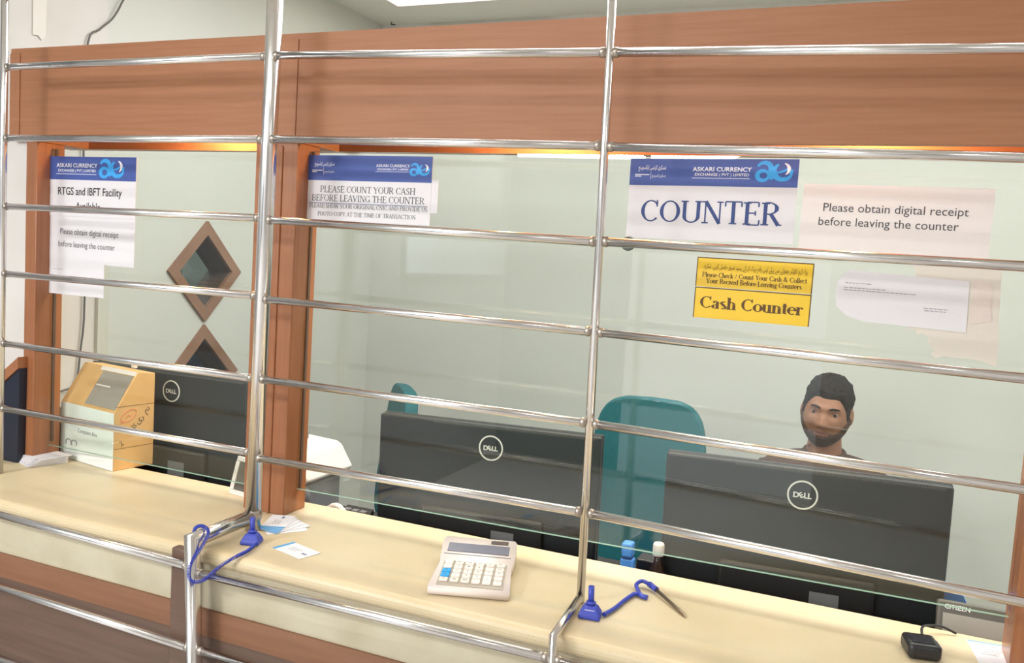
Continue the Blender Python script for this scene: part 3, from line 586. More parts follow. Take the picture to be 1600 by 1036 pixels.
bpy.data.objects['blank_card'].location.y = 1.5648
# RTGS
t = sgn('facility_sign', 'sign about the RTGS and IBFT facility under a blue header, left window', 'sign', -1.968, 1.843, 0.307, 0.150, PAPER, y=1.5640)
header(t, 0.307, 0.058, 1.33, 0.037, urdu_on=False); ae_logo(t, 0.183, -0.051, 0.046)
sans([('RTGS and IBFT Facility', 0.152, -0.096, 0.0200, 'CENTER', 0.012, 0.86), ('Available', 0.149, -0.133, 0.0200, 'CENTER', 0.012, 0.86)], 'lettering', BLACKINK, t, TM)
t = sgn('receipt_notice', 'white paper about digital receipts below the RTGS sign, left window', 'notice', -1.964, 1.7, 0.302, 0.122, PAPER, lean=0.01, y=1.5655)
sans([('Please obtain digital receipt', 0.148, -0.052, 0.0155, 'CENTER', 0.0, 0.86), ('before leaving the counter', 0.140, -0.084, 0.0155, 'CENTER', 0.0, 0.86)], 'lettering', GREYINK, t, TM)
t = sgn('paper_sheet', 'small blank-looking white paper hanging lowest in the left window', 'paper', -1.960, 1.58, 0.198, 0.087, PAPER, y=1.5658)
MB().box(0.02, 0.055, -0.0018, -0.0014, -0.0235, -0.0225).build('faint_line', LIGHTINK, t)
# receipt paper right
t = sgn('receipt_notice', 'wide white paper about digital receipts right of the COUNTER sign', 'notice', -0.117, 1.8155, 0.293, 0.114, PAPER_W, lean=0.006)
sans([('Please obtain digital receipt', 0.146, -0.046, 0.0148, 'CENTER', 0.0, 1.0), ('before leaving the counter', 0.137, -0.070, 0.0148, 'CENTER', 0.0, 1.0)], 'lettering', GREYINK, t, TM)
# yellow signs
t = sgn('caution_sign', 'small-lettered yellow sign in Urdu and English, above the Cash Counter sign', 'sign', -0.2905, 1.679, 0.2025, 0.0535, YELLOW, lean=0.004)
mb = MB().box(0, 0.2025, -0.0017, -0.0013, -0.0018, 0).box(0, 0.0016, -0.0017, -0.0013, -0.0535, -0.0018).box(0.2007, 0.2025, -0.0017, -0.0013, -0.0535, -0.0018); mb.build('border', BROWNINK, t)
serif([('Please Check / Count Your Cash & Collect', 0.102, -0.0355, 0.0088, 0.182, 0.17, 0.08), ('Your Recived Before Leaving Counters', 0.102, -0.0465, 0.0088, 0.166, 0.17, 0.08)], 'lettering', BROWNINK, t, TM)
sans([(urdu('براہ کرم کاؤنٹر چھوڑنے سے پہلے اپنی رقم چیک کر کے رسید ضرور حاصل کریں۔ شکریہ'), 0.193, -0.0195, 0.0088, 'RIGHT', 0.0, -0.180)], 'urdu_lettering', BROWNINK, t, TM)
t = sgn('counter_plate', 'yellow sign reading Cash Counter in large letters', 'sign', -0.2905, 1.6245, 0.2025, 0.056, YELLOW, lean=0.004)
mb = MB().box(0, 0.2025, -0.0017, -0.0013, -0.0018, 0).box(0, 0.0016, -0.0017, -0.0013, -0.056, -0.0018).box(0.2007, 0.2025, -0.0017, -0.0013, -0.056, -0.0018); mb.build('border', BROWNINK, t)
serif([('Cash Counter', 0.101, -0.0375, 0.0215, 0.180, 0.19, 0.07)], 'lettering', BROWNINK, t, TM)
# envelope and torn paper leftovers
def outline_sheet(name, label, cat, pts, m, y, th=0.0012, group=None):
    cx = sum(p[0] for p in pts)/len(pts); cz = sum(p[1] for p in pts)/len(pts)
    mb = MB().prism([(a-cx, 0, b-cz) for a, b in pts], (0, th, 0)); o = mb.build(name, m, None, (cx, y, cz)); return tag(o, label, cat, group)
def jag(pts, amp, n, seed):
    rnd = random.Random(seed); out = []
    for (a, b), (c, d) in zip(pts, pts[1:]+pts[:1]):
        for k in range(n): out.append((a+(c-a)*k/n+rnd.uniform(-amp, amp), b+(d-b)*k/n+rnd.uniform(-amp, amp)))
    return out
TORN = mat('torn_paper', (224,216,204), 0.8)
outline_sheet('torn_paper', 'torn remains of a white poster around the QR paper on glass', 'paper', jag([(0.066,1.690),(0.195,1.690),(0.204,1.532),(0.112,1.536),(0.10,1.565),(0.066,1.58),(0.075,1.63)], 0.0035, 6, 3), TORN, 1.5648)
t = thing('folded_slip', 'white folded slip of paper with rounded left end and faint print', 'paper', (-0.041, 1.5632, 1.671), (0, 0.01, 0))
MB().prism([(0.012,0,0),(0.194,0,-0.006),(0.197,0,-0.09),(0.04,0,-0.086),(0.012,0,-0.078),(-0.004,0,-0.064),(-0.009,0,-0.045),(-0.006,0,-0.02),(0.003,0,-0.004)], (0,0.0012,0)).build('sheet', PAPER, t)
mb = MB()
rw = random.Random(4)
for nm, rows in (('account_lettering', ((-0.022,0.006,0.048),(-0.030,0.004,0.07),(-0.0340,0.004,0.118))), ('caption_lettering', ((-0.055,0.13,0.168),(-0.059,0.132,0.164)))):
    mb = MB()
    for z, x0, x1 in rows:
        while x0 < x1:
            wl = rw.uniform(0.003, 0.008); mb.box(x0, min(x0+wl, x1), -0.0004, 0.0001, z-0.0007, z+0.0005); x0 += wl+0.0014
    mb.build(nm, LIGHTINK, t)
outline_sheet('torn_paper', 'small scrap of torn pale paper showing red marks right of the slip', 'paper', jag([(0.158,1.668),(0.185,1.664),(0.19,1.60),(0.16,1.595)], 0.002, 5, 9), mat('torn_paper_pink', (226,212,204), 0.8), 1.5640, th=0.0007)
tag(MB().lathe([(0.0135, 0), (0.0135, 0.004), (0.011, 0.006)]).xf(Matrix.Rotation(PI/2, 4, 'X')).build('glass_plug', mat('plug_grey', (86,94,90), 0.5), loc=(-0.4225, 1.566, 1.696)), 'dark grey round plug in the glass below the COUNTER sign', 'plug')

# ------------------------------------------------------------------ office furniture
t = thing('office_desk', 'long brown office desk behind the counter holding the raised shelf', 'desk', (-0.6, 1.66, 0))
MB().box(-1.35, 1.15, 0.0, 0.84, 0.715, 0.74).build('desktop', DESKM, t)
for x in (-1.33, -0.34, 1.11): MB().box(x, x+0.025, 0.03, 0.80, 0, 0.7145).build('side_panel', DESKM, t)
t = thing('raised_shelf', 'dark raised shelf on the desk under the monitors', 'shelf', (-0.6, 1.66, 0.74))
MB().box(-1.345, 1.15, 0.0, 0.34, 0.17, 0.19).build('shelf_board', MON_D, t)
for x in (-1.33, -0.65, -0.1, 0.45, 1.1): MB().box(x, x+0.02, 0.01, 0.33, 0.0005, 0.1695).build('support', MON_D, t)

def dell_letters(parent, x, y, z, s):
    mb = MB()
    P = Matrix.Translation((x, y, z)) @ RX90
    o = sans([('D', -0.42*s, -0.185*s, 0.37*s, 'CENTER', 0.05, 1.1), ('L', 0.20*s, -0.185*s, 0.37*s, 'CENTER', 0.05, 1.0), ('L', 0.45*s, -0.185*s, 0.37*s, 'CENTER', 0.05, 1.0)], 'logo_lettering', LOGO, parent, P)
    R2 = P @ Matrix.Translation((-0.105*s, 0.0, 0)) @ Matrix.Rotation(math.radians(32), 4, 'Z')
    sans([('E', 0, -0.185*s, 0.37*s, 'CENTER', 0.05, 1.0)], 'logo_lettering', LOGO, parent, R2)
    mb.ring((x, y+0.0002, z), 0.89*s, 1.0*s, 0.0012).build('logo_ring', LOGO, parent)
def monitor(label, cx, cy, ztop, yaw, roll=0.0, logo_dx=0.0):
    H = 0.325; W = 0.272
    t = thing('monitor', label, 'monitor', (cx, cy, 0.9325), (0, roll, yaw))
    zt = ztop-0.93
    MB().box(-W, W, 0.0, 0.022, zt-H, zt, bev=0.006).build('back_cover', MON, t)
    MB().box(-W, W, 0.0225, 0.034, zt-H-0.004, zt+0.001, bev=0.003).build('screen_bezel', MON_D, t)
    MB().box(-0.15, 0.15, -0.016, -0.0005, zt-H+0.012, zt-0.205, bev=0.010).build('rear_housing', MON_D, t)
    mb = MB()
    for k in range(95):
        x = -0.13+k*0.0041; mb.box(x, x+0.0019, -0.0005, 0.0004, zt-0.0085, zt-0.0042)
    mb.build('vent_slots', SLOT, t)
    MB().box(0.03, 0.085, -0.0172, -0.0165, zt-H+0.035, zt-H+0.085).build('rating_sticker', GREYPL, t)
    mb = MB()
    for k in range(3): mb.box(-0.10+k*0.035, -0.08+k*0.035, -0.024, -0.0165, zt-H+0.02, zt-H+0.034)
    mb.build('ports', BLACKPL, t)
    MB().box(-0.035, 0.035, 0.034+0.0005, 0.06, 0.012, zt-0.16, bev=0.004).build('stand_neck', MON_D, t)
    MB().box(-0.12, 0.12, -0.015, 0.16, 0.0, 0.012, bev=0.004).build('stand_base', MON_D, t)
    dell_letters(t, logo_dx, -0.0013, zt-0.053, 0.0295)
    return t
monitor('black computer monitor behind the complaint box, its back to the glass', -1.735, 1.752, 1.291, math.radians(1.5), 0, 0.02)
monitor('black computer monitor seen from behind, left of the teal office chair', -0.775, 1.762, 1.2685, math.radians(4), math.radians(-0.9), 0.015)
monitor('black computer monitor in front of the seated man, its back to the glass', -0.082, 1.765, 1.2715, math.radians(3), math.radians(-0.6), 0.003)

def office_chair(label, x, y, yaw, top=1.20, tilt=6):
    t = thing('office_chair', label, 'chair', (x, y, 0), (0, 0, yaw))
    hb = top-0.56
    mb = MB(); outline = []
    for k in range(28):                                   # backrest: wide rounded shield
        a = 2*PI*k/28; cx, sx = math.cos(a), math.sin(a); e = 0.5
        outline.append((0.205*math.copysign(abs(cx)**e, cx)*(0.93+0.07*math.copysign(1, -sx) if sx < 0 else 0.97), 0, hb/2+hb/2*math.copysign(abs(sx)**e, sx)))
    mb.prism(outline, (0, 0.055, 0), TEAL, bev=0.010, seg=3)
    mb.xf(Matrix.Translation((0, 0.20, 0.56)) @ Matrix.Rotation(math.radians(-tilt), 4, 'X')); mb.build('backrest', None, t)
    MB().box(-0.23, 0.23, -0.26, 0.20, 0.42, 0.49, bev=0.03, seg=4).build('seat', TEAL, t)
    MB().tube([(0, 0.05, 0.40), (0, 0.27, 0.40), (0, 0.29, 0.48), (0, 0.262, 0.66)], 0.016).build('back_support', BLACKPL, t)
    MB().box(-0.11, 0.11, -0.12, 0.10, 0.395, 0.4195, bev=0.004).tube([(0,-0.02,0.10),(0,-0.02,0.396)], 0.024).build('pedestal', BLACKPL, t)
    for k in range(5):
        a = 2*PI*k/5+0.3; c, s = math.cos(a), math.sin(a)
        lg = MB().tube([(0,-0.02,0.105),(0.27*c,-0.02+0.27*s,0.075)], [0.022, 0.014]).build('leg', BLACKPL, t)
        MB().tube([(0.27*c-0.018*s,-0.02+0.27*s+0.018*c,0.03),(0.27*c+0.018*s,-0.02+0.27*s-0.018*c,0.03)], 0.03).build('caster', BLACKPL, lg)
    return t
office_chair('teal fabric office chair standing empty between the middle and right monitors', -0.635, 2.62, math.radians(4), 1.212, 5)
office_chair('teal office chair turned sideways, its narrow back above the middle monitor', -1.905, 2.80, math.radians(-50), 1.125, 6)
office_chair('teal office chair the seated man is sitting on, hidden by him', -0.088, 3.10, 0, 0.95, 4)

# money counting machine behind the middle post
t = thing('counting_machine', 'white and dark grey money counting machine beside the middle wooden post', 'machine', (-1.372, 1.72, 0.9305))
pr = [(-0.045,0.209),(-0.02,0.211),(0.085,0.206),(0.100,0.198),(0.137,0.143),(0.128,0.133),(0.075,0.127),(0.03,0.106),(-0.01,0.076),(-0.045,0.062)]
MB().prism([(x, 0, z) for x, z in pr], (0, 0.20, 0), WHITE, bev=0.004).build('hood', None, t)
MB().box(-0.040, 0.112, 0.02, 0.185, 0.0, 0.124, bev=0.01).build('feed_body', GREYPL, t)
MB().box(-0.042, 0.108, -0.012, 0.0195, 0.0, 0.076, bev=0.006).build('front_cover', BLACKPL, t)
MB().lathe([(0.034,0),(0.034,0.012),(0.02,0.02)]).xf(Matrix.Translation((0.10,0.019,0.10)) @ Matrix.Rotation(PI/2,4,'X')).build('feed_knob', GREYPL, t)
tag(MB().box(-0.03, 0.025, 0, 0.06, 0, 0.02, bev=0.004).prism([(-0.02,0.02,0.0195),(0.015,0.02,0.0195),(0.004,0.03,0.045),(-0.006,0.03,0.047)], (0,0.03,0)).build('desk_bracket', GREYPL, loc=(-1.362, 1.80, 1.143)), 'small grey clip standing on top of the white counting machine', 'clip')
pts = [(-1.19+0.13*k/14, 1.685, 0.942+0.096*math.sin(PI*k/14)) for k in range(15)]
tag(MB().tube(pts, 0.009, n=10).build('white_cable', WHITE), 'thick white cable arching up behind the counter edge beside the counting machine', 'cable')
t = thing('number_keypad', 'small dark keypad at the left foot of the middle monitor', 'keypad', (-1.085, 1.70, 0.9303))
MB().prism([(-0.05,-0.02,0),(-0.05,0.05,0),(-0.05,0.05,0.095),(-0.05,-0.02,0.065)], (0.075,0,0), BLACKPL).build('body', None, t)
for i in range(3):
    for j in range(2):
        MB().box(-0.042+i*0.022, -0.026+i*0.022, -0.006+j*0.024, 0.010+j*0.024, 0.076+j*0.010, 0.084+j*0.010).build('key', GREYPL, t)
# blue stapler standing up, dark bottle, black box
t = thing('stapler', 'bright blue stapler standing on end between two monitors', 'stapler', (-0.404, 1.70, 0.93), (0, math.radians(-3), 0))
MB().box(-0.014, 0.014, -0.012, 0.012, 0.0, 0.118, bev=0.004).build('base', LBLUE, t); MB().box(-0.012, 0.012, -0.013, 0.014, 0.121, 0.152, bev=0.005).build('head', LBLUE, t)
MB().box(-0.010, 0.010, -0.010, 0.010, 0.116, 0.123).build('hinge', NAVYINK, t)
tag(MB().ell((0,0,0.048), 0.012, 0.012, 0.048, mat('pale_blue', (150,176,214), 0.5)).build('bulb_duster', None, loc=(-0.432, 1.69, 0.93)), 'pale blue rounded knob beside the blue stapler', 'knob')
t = thing('bottle', 'dark brown bottle with a white cap left of the right monitor', 'bottle', (-0.352, 1.722, 0.93))
MB().lathe([(0.014,0),(0.016,0.004),(0.016,0.095),(0.008,0.115),(0.007,0.135)]).build('body', mat('brown_glass', (52,34,30), 0.15), t)
MB().lathe([(0.0165,0.03),(0.0165,0.06)]).build('label_band', PAPER, t); MB().lathe([(0.011,0.127),(0.012,0.130),(0.012,0.150),(0.010,0.154)]).build('cap', WHITE, t)
tag(MB().box(-0.03, 0.028, -0.02, 0.03, 0, 0.10, bev=0.003).build('small_box', BLACKPL, loc=(-0.375, 1.775, 0.93)), 'small black box behind the brown bottle', 'box')
# big calculator leaning behind the counter, blue tape dispenser
t = thing('printing_calculator', 'dark grey calculator marked CITIZEN leaning behind the counter at far right', 'calculator', (0.243, 1.668, 0.932), (math.radians(-24), 0, math.radians(1)))
MB().box(-0.070, 0.078, 0, 0.020, 0.0, 0.158, bev=0.005).build('body', mat('calc_dark', (92,92,88), 0.4), t)
MB().box(-0.060, 0.072, -0.0012, 0.0002, 0.098, 0.134).build('display', mat('calc_lcd', (158,156,150), 0.3), t)
MB().box(-0.060, 0.072, -0.0010, 0.0002, 0.080, 0.087).build('green_strip', mat('green_strip', (70,126,104), 0.4), t)
sans([('CITIZEN', -0.058, 0.142, 0.0085, 'LEFT', 0.02, -0.042)], 'lettering', WHITEINK, t, Matrix.Translation((0,-0.0008,0)) @ RX90)
t = thing('tape_dispenser', 'bright blue plastic tape dispenser right of the right monitor', 'dispenser', (0.208, 1.87, 0.9303), (0, 0, 0))
MB().prism([(-0.035,0,0),(0.05,0,0),(0.044,0,0.07),(0.02,0,0.118),(-0.02,0,0.128),(-0.035,0,0.12)] + [(-0.035+0.014*math.sin(a),0,0.098-0.014*math.cos(a)+0.0) for a in (2.4,1.6,0.8)], (0,0.04,0), LBLUE).build('body', None, t)
MB().tube([(0.005,-0.004,0.085),(0.005,0.044,0.085)], 0.014).build('hub', WHITE, t)
# dark cabinet against the left office wall
t = thing('side_cabinet', 'dark cabinet with pale top edge behind the left wooden post', 'cabinet', (-2.16, 1.80, 0))
MB().box(-0.11, 0.09, -0.08, 0.17, 0, 1.13).build('body', mat('cabinet_dark', (84,78,72), 0.5), t); MB().box(-0.115, 0.095, -0.085, 0.175, 1.1305, 1.155).build('top', mat('cabinet_top', (176,172,162), 0.4), t)

# ------------------------------------------------------------------ complaint box
t = thing('complaint_box', 'tan card complaint box with white front on the left counter', 'box', (-1.734, 1.5815, 1.05), (0, 0, math.radians(-9)))
side = [(0,0),(0.115,0),(0.115,0.246),(0.064,0.252),(0,0.151)]
MB().prism([(-0.236, y, z) for y, z in side], (0.236, 0, 0), CARD, bev=0.0015, seg=1).build('body', None, t)
MB().box(-0.234, -0.001, -0.0015, -0.0002, 0.001, 0.150).build('front_label', CARDWHITE, t)
sl = Vector((0, 0.064, 0.101)).normalized(); nn = Vector((0, -sl.z, sl.y))
def onslope(a, b, off): p = Vector((0, 0, 0.151)) + sl*b + nn*off; return (a, p.y, p.z)
MB().prism([onslope(-0.135,0.008,0.0002), onslope(-0.004,0.008,0.0002), onslope(-0.006,0.104,0.0002), onslope(-0.135,0.104,0.0002)], nn*0.0015, mat('slot_film', (150,146,138), 0.12)).build('slot_window', None, t)
MB().prism([onslope(-0.13,0.062,0.002), onslope(-0.07,0.062,0.002), onslope(-0.07,0.066,0.002), onslope(-0.13,0.066,0.002)], nn*0.001, WHITE).build('slot', None, t)
MB().prism([onslope(-0.150,0.106,0.0002), onslope(-0.002,0.106,0.0002), onslope(-0.002,0.118,0.0002), onslope(-0.150,0.118,0.0002)], nn*0.002, WHITE).build('top_tape', None, t)
mb = MB().box(-0.075,-0.060,0.095,0.103,0.253,0.262,WHITE).tube([(-0.074,0.099,0.262),(-0.071,0.099,0.275),(-0.064,0.099,0.275),(-0.061,0.099,0.262)], 0.002, STEEL, n=8); mb.build('padlock', None, t)
sans([('Complaint Box', -0.112, 0.078, 0.0115, 'CENTER', 0.004, 0.9)], 'lettering', LIGHTINK, t, Matrix.Translation((0,-0.0021,0)) @ RX90)
mb = MB()
for cx in (-0.195, -0.170): mb.tube([(cx+0.012*math.cos(a), -0.003, 0.045+0.009*math.sin(a)) for a in [PI*k/8-0.5 for k in range(12)]], 0.0012, n=6)
mb.build('pen_squiggle', LIGHTINK, t)
SM = Matrix.Translation((0.0006, 0, 0)) @ Matrix(((0,0,1,0),(1,0,0,0),(0,1,0,0),(0,0,0,1)))
MBs = MB().box(0.0001, 0.0007, 0.002, 0.113, 0.0565, 0.0573).box(0.0001, 0.0007, 0.002, 0.113, 0.1655, 0.1663); MBs.build('side_crease', BROWNINK, t)
hand = []
for k, (wd, yy, zz, ss) in enumerate((('نم', 0.096, 0.146, 0.016), ('ری', 0.076, 0.122, 0.017), ('کا', 0.060, 0.106, 0.014), ('نو', 0.048, 0.098, 0.012), ('٪', 0.026, 0.064, 0.016))):
    sans([(urdu(wd), 0, 0, ss, 'CENTER', 0.0, 0.95)], 'handwriting', BLACKINK, t, SM @ Matrix.Translation((yy, zz, 0)) @ Matrix.Rotation(math.radians(38), 4, 'Z'))
mb = MB(); pts = [(0.0006, 0.04+0.022*math.cos(2*PI*k/24), 0.14+0.014*math.sin(2*PI*k/24)+0.35*0.022*math.cos(2*PI*k/24)) for k in range(25)]
mb.tube(pts, 0.0009, n=6); mb.tube([(0.0006,0.032,0.134),(0.0006,0.038,0.142),(0.0006,0.044,0.138),(0.0006,0.05,0.148)], 0.0008, n=6); mb.tube([(0.0006,0.018,0.122),(0.0006,0.03,0.128)], 0.0008, n=6); mb.build('red_stamp', REDINK, t)

t = thing('framed_notice', 'framed white notice on the hall wall, seen as a faint reflection in the wide window', 'notice', (-2.797, -2.52, 1.70))
mb = MB().box(0, 0.02, -0.85, 0.85, 0.17, 0.20).box(0, 0.02, -0.85, 0.85, -0.20, -0.17).box(0, 0.02, -0.85, -0.82, -0.1695, 0.1695).box(0, 0.02, 0.82, 0.85, -0.1695, 0.1695); mb.build('frame', mat('frame_silver', (150,156,158), 0.4), t)
MB().box(0, 0.008, -0.819, 0.819, -0.1695, 0.1695).build('sheet', mat('notice_sheet', (226,236,246), 0.6), t)

# ------------------------------------------------------------------ small things on the counter
CT = 1.0503
def sheet_pts(name, label, cat, pts, z, th, m, group=None, parent=None):
    cx = sum(p[0] for p in pts)/len(pts); cy = sum(p[1] for p in pts)/len(pts)
    mb = MB().prism([(a-cx, b-cy, 0) for a, b in pts], (0, 0, th)); o = mb.build(name, m, None, (cx, cy, z)); return tag(o, label, cat, group)
t = thing('folded_papers', 'pad of white folded papers at the left end of the counter', 'papers', (-1.955, 1.552, CT), (0, 0, math.radians(-14)))
for k in range(7):
    MB().box(-0.062+0.001*k, 0.052+0.0012*k, -0.050+0.002*k, 0.045-0.001*k, 0.0024*k, 0.0024*k+0.002).xf(Matrix.Rotation(math.radians(1.2*k-4), 4, 'Z')).build('sheet', PAPER, t)
MB().prism([(-0.055,-0.04,0.0172),(0.062,-0.034,0.0172),(0.058,0.05,0.0172),(-0.05,0.042,0.0172)], (0,0,0.0015)).xf(Matrix.Rotation(math.radians(3), 4, 'Z')).build('sheet', PAPER, t)
# tablet-like framed reader leaning behind the glass edge
t = thing('card_reader', 'white-framed small dark display standing on the counter behind the large post', 'display', (-1.318, 1.587, CT), (math.radians(-16), 0, math.radians(-8)))
mb = MB().box(-0.056,0.056,0,0.008,0,0.012,bev=0.002).box(-0.056,0.056,0,0.008,0.080,0.092,bev=0.002).box(-0.056,-0.044,0,0.008,0.0125,0.0795).box(0.044,0.056,0,0.008,0.0125,0.0795); mb.build('frame', WHITE, t)
MB().box(-0.0435,0.0435,0.002,0.007,0.0125,0.0795).build('screen', mat('display_grey',(98,94,88),0.25), t); MB().box(0.014,0.034,-0.0005,0.0018,0.03,0.042).build('red_mark', mat('red_mark',(220,50,50),0.5), t)
MB().prism([(-0.03,0.0085,0.0),(0.03,0.0085,0.0),(0.0,0.0085,0.06)], (0,0.006,0)).build('stand', WHITE, t)

# calculator
t = thing('calculator', 'white desktop calculator with two blue keys lying on the counter', 'calculator', (-0.634, 1.420, CT), (0, 0, math.radians(18.5)))
zf = lambda y: 0.014 + (y+0.095)*0.075 + (0.003+(y-0.030)*0.20 if y > 0.029 else 0)
body = [(-0.072,-0.098),(0.072,-0.098),(0.074,-0.09),(0.068,0.02),(0.071,0.032),(0.073,0.088),(0.068,0.096),(-0.068,0.096),(-0.073,0.088),(-0.071,0.032),(-0.068,0.02),(-0.074,-0.09)]
mb = MB(); a = [mb.bm.verts.new((x, y, 0.002)) for x, y in body]; b = [mb.bm.verts.new((x, y, zf(y))) for x, y in body]
fs = [mb.bm.faces.new(a[::-1])] + [mb.bm.faces.new((a[i], a[(i+1)%12], b[(i+1)%12], b[i])) for i in range(12)]
fs.append(mb.bm.faces.new([b[i] for i in (0,1,2,3,10,11)][0:4] + [b[10], b[11]])) 
fs.append(mb.bm.faces.new([b[3], b[4], b[9], b[10]])); fs.append(mb.bm.faces.new([b[4], b[5], b[6], b[7], b[8], b[9]]))
bmesh.ops.bevel(mb.bm, geom=[e for e in mb.bm.edges if len(e.link_faces) == 2 and e.calc_face_angle(0) > 0.6], offset=0.004, segments=3, profile=0.5, affect='EDGES')
for f in mb.bm.faces: f.smooth = True
mb.build('case', CALCW, t)
tl = math.atan(0.075)
def dk(x0, x1, y0, y1, off, th, m, name, bev=0.0, extra=0.0):
    mb = MB().box(x0, x1, y0, y1, off, off+th, bev=bev)
    for v in mb.bm.verts: v.co.z += zf(v.co.y) + extra
    return mb.build(name, m, t)
dk(-0.060, 0.060, -0.086, 0.016, 0.0002, 0.0012, KEYBED, 'keypad_panel')
dk(-0.060, 0.060, 0.047, 0.074, 0.0002, 0.0010, LCD, 'display'); dk(0.022, 0.056, 0.080, 0.090, 0.0002, 0.0010, mat('solar', (74,58,50), 0.2), 'solar_cell')
dk(-0.065, 0.065, 0.0385, 0.0395, 0.0002, 0.0008, GREYPL, 'trim_line')
lab = [['MC','7','4','1','00'],['MR','8','5','2','000'],['M-','9','6','3','.'],['M+','÷','×','+',''],['GT','MU','%','-','=']]
txt = []
def key(x, y, wx, wy, m=KEYW, s=''):
    dk(x-wx/2, x+wx/2, y-wy/2, y+wy/2, 0.0014, 0.0045, m, 'key', bev=0.0012)
    if s: txt.append((s, x, y-0.0028, 0.0056 if len(s) < 2 else 0.0046, 'CENTER', 0.0, 0.9))
xs = [-0.049+0.0196*k for k in range(6)]; ys = [0.004-0.0182*k for k in range(5)]
grid = {(0,0):'▶',(1,0):'MC',(2,0):'MR',(3,0):'M-',(0,1):'√',(1,1):'7',(2,1):'8',(3,1):'9',(4,1):'÷',(5,1):'MU',(1,2):'4',(2,2):'5',(3,2):'6',(4,2):'×',(5,2):'%',(1,3):'1',(2,3):'2',(3,3):'3',(5,3):'-',(0,4):'0',(1,4):'00',(2,4):'000',(3,4):'.',(5,4):'='}
for (i, j), s in grid.items(): key(xs[i], ys[j], 0.0155, 0.0125, KEYW, s if s not in '▶√' else '')
key(xs[0], ys[2], 0.0155, 0.0135, CYAN, 'C'); key(xs[0], ys[3], 0.0155, 0.0135, CYAN, 'AC'); key(xs[4], (ys[3]+ys[4])/2, 0.0155, 0.030, KEYW, '+')
key(xs[4], ys[0]+0.001, 0.0155, 0.010, KEYW, 'GT'); key(xs[5], ys[0]+0.001, 0.0155, 0.010, KEYW, 'M+')
TX = Matrix.Translation((0, 0, zf(0)+0.0064)) @ Matrix.Rotation(tl, 4, 'X')
sans(txt, 'lettering', GREYINK, t, TX)
for x in (-0.04, -0.008): dk(x-0.003, x+0.003, 0.0125, 0.0155, 0.0014, 0.002, KEYW, 'slider')
MB().box(-0.06, 0.06, 0.06, 0.08, 0.0, 0.004).box(-0.06, 0.06, -0.085, -0.07, 0.0, 0.0025).build('foot', GREYPL, t)

# pen stands
def pen_stand(label, x, y, yaw, logo=False):
    t = thing('pen_stand', label, 'pen stand', (x, y, CT), (0, 0, yaw))
    mb = MB(); lo = [(-0.019,-0.017),(0.019,-0.017),(0.019,0.017),(-0.019,0.017)]; hi = [(-0.011,-0.008),(0.011,-0.008),(0.011,0.010),(-0.011,0.010)]
    rows = [[mb.bm.verts.new((a, b, z)) for a, b in q] for q, z in ((lo,0.0),(lo,0.007),(hi,0.021))]
    mb.bm.faces.new(rows[0][::-1]); mb.bm.faces.new(rows[2])
    for A, B in zip(rows, rows[1:]):
        for j in range(4): mb.bm.faces.new((A[j], A[(j+1)%4], B[(j+1)%4], B[j]))
    bmesh.ops.bevel(mb.bm, geom=mb.bm.edges[:], offset=0.003, segments=3, profile=0.5, affect='EDGES')
    mb.build('base', PENBLUE, t)
    MB().tube([(0,0.003,0.0215),(-0.002,0.006,0.052)], 0.0052, n=14).tube([(0,0.003,0.0205),(0,0.004,0.026)], 0.0085, n=14).build('holder', PENBLUE, t)
    if logo: sans([('~~~~', 0, -0.002, 0.006, 'CENTER', 0.02, 0.9)], 'worn_lettering', WHITEINK, t, Matrix.Translation((0,-0.0118,0.0155)) @ Matrix.Rotation(math.radians(57), 4, 'X'))
    return t
pen_stand('blue pen stand stuck to the counter beside the large steel post', -1.098, 1.349, math.radians(20))
t = pen_stand('blue pen stand with worn white lettering beside the thin steel post', -0.388, 1.366, math.radians(8), True)
def coil(path, R, turns):
    P = smooth(path, 12); L = [0]
    for a, b in zip(P, P[1:]): L.append(L[-1]+(b-a).length)
    out = []; N = turns*10
    for k in range(N+1):
        s = L[-1]*k/N; i = max(j for j in range(len(P)-1) if L[j] <= s+1e-9); u = (s-L[i])/max(1e-9, L[i+1]-L[i])
        c = P[i].lerp(P[i+1], u); tt = (P[i+1]-P[i]).normalized(); up = Vector((0.3,0.2,1)); n = (up-tt*up.dot(tt)).normalized(); b = tt.cross(n); a = 2*PI*turns*k/N
        out.append(c+n*R*math.cos(a)+b*R*math.sin(a))
    return out
path = [(-1.080,1.338,1.055),(-1.066,1.30,1.056),(-1.064,1.265,1.055),(-1.082,1.243,1.040),(-1.108,1.226,1.012),(-1.128,1.214,1.012),(-1.131,1.216,1.040),(-1.126,1.240,1.070),(-1.128,1.258,1.093),(-1.147,1.262,1.1005),(-1.166,1.264,1.092),(-1.170,1.266,1.074),(-1.158,1.268,1.060)]
tag(MB().tube(coil(path, 0.0029, 130), 0.0009, n=6).build('coiled_cord', PENBLUE), 'blue coiled pen cord wound over the bent steel pipe by the large post', 'cord')
cord = smooth([(-0.366,1.374,1.056),(-0.358,1.41,1.055),(-0.352,1.455,1.055),(-0.345,1.490,1.0555),(-0.338,1.503,1.056),(-0.349,1.528,1.060),(-0.343,1.548,1.062),(-0.328,1.545,1.060)], 8)
t = thing('chained_pen', 'metal pen on a blue cord lying on the counter by the thin post', 'pen', (-0.338, 1.503, 1.055))
off = Matrix.Translation((0.338, -1.503, -1.055))
MB().tube(cord, 0.0038, n=10).xf(off).build('cord', PENBLUE, t)
MB().tube([(-0.338,1.503,1.056),(-0.330,1.492,1.0555),(-0.318,1.490,1.0555)], 0.0045, n=10).xf(off).build('loop_end', PENBLUE, t)
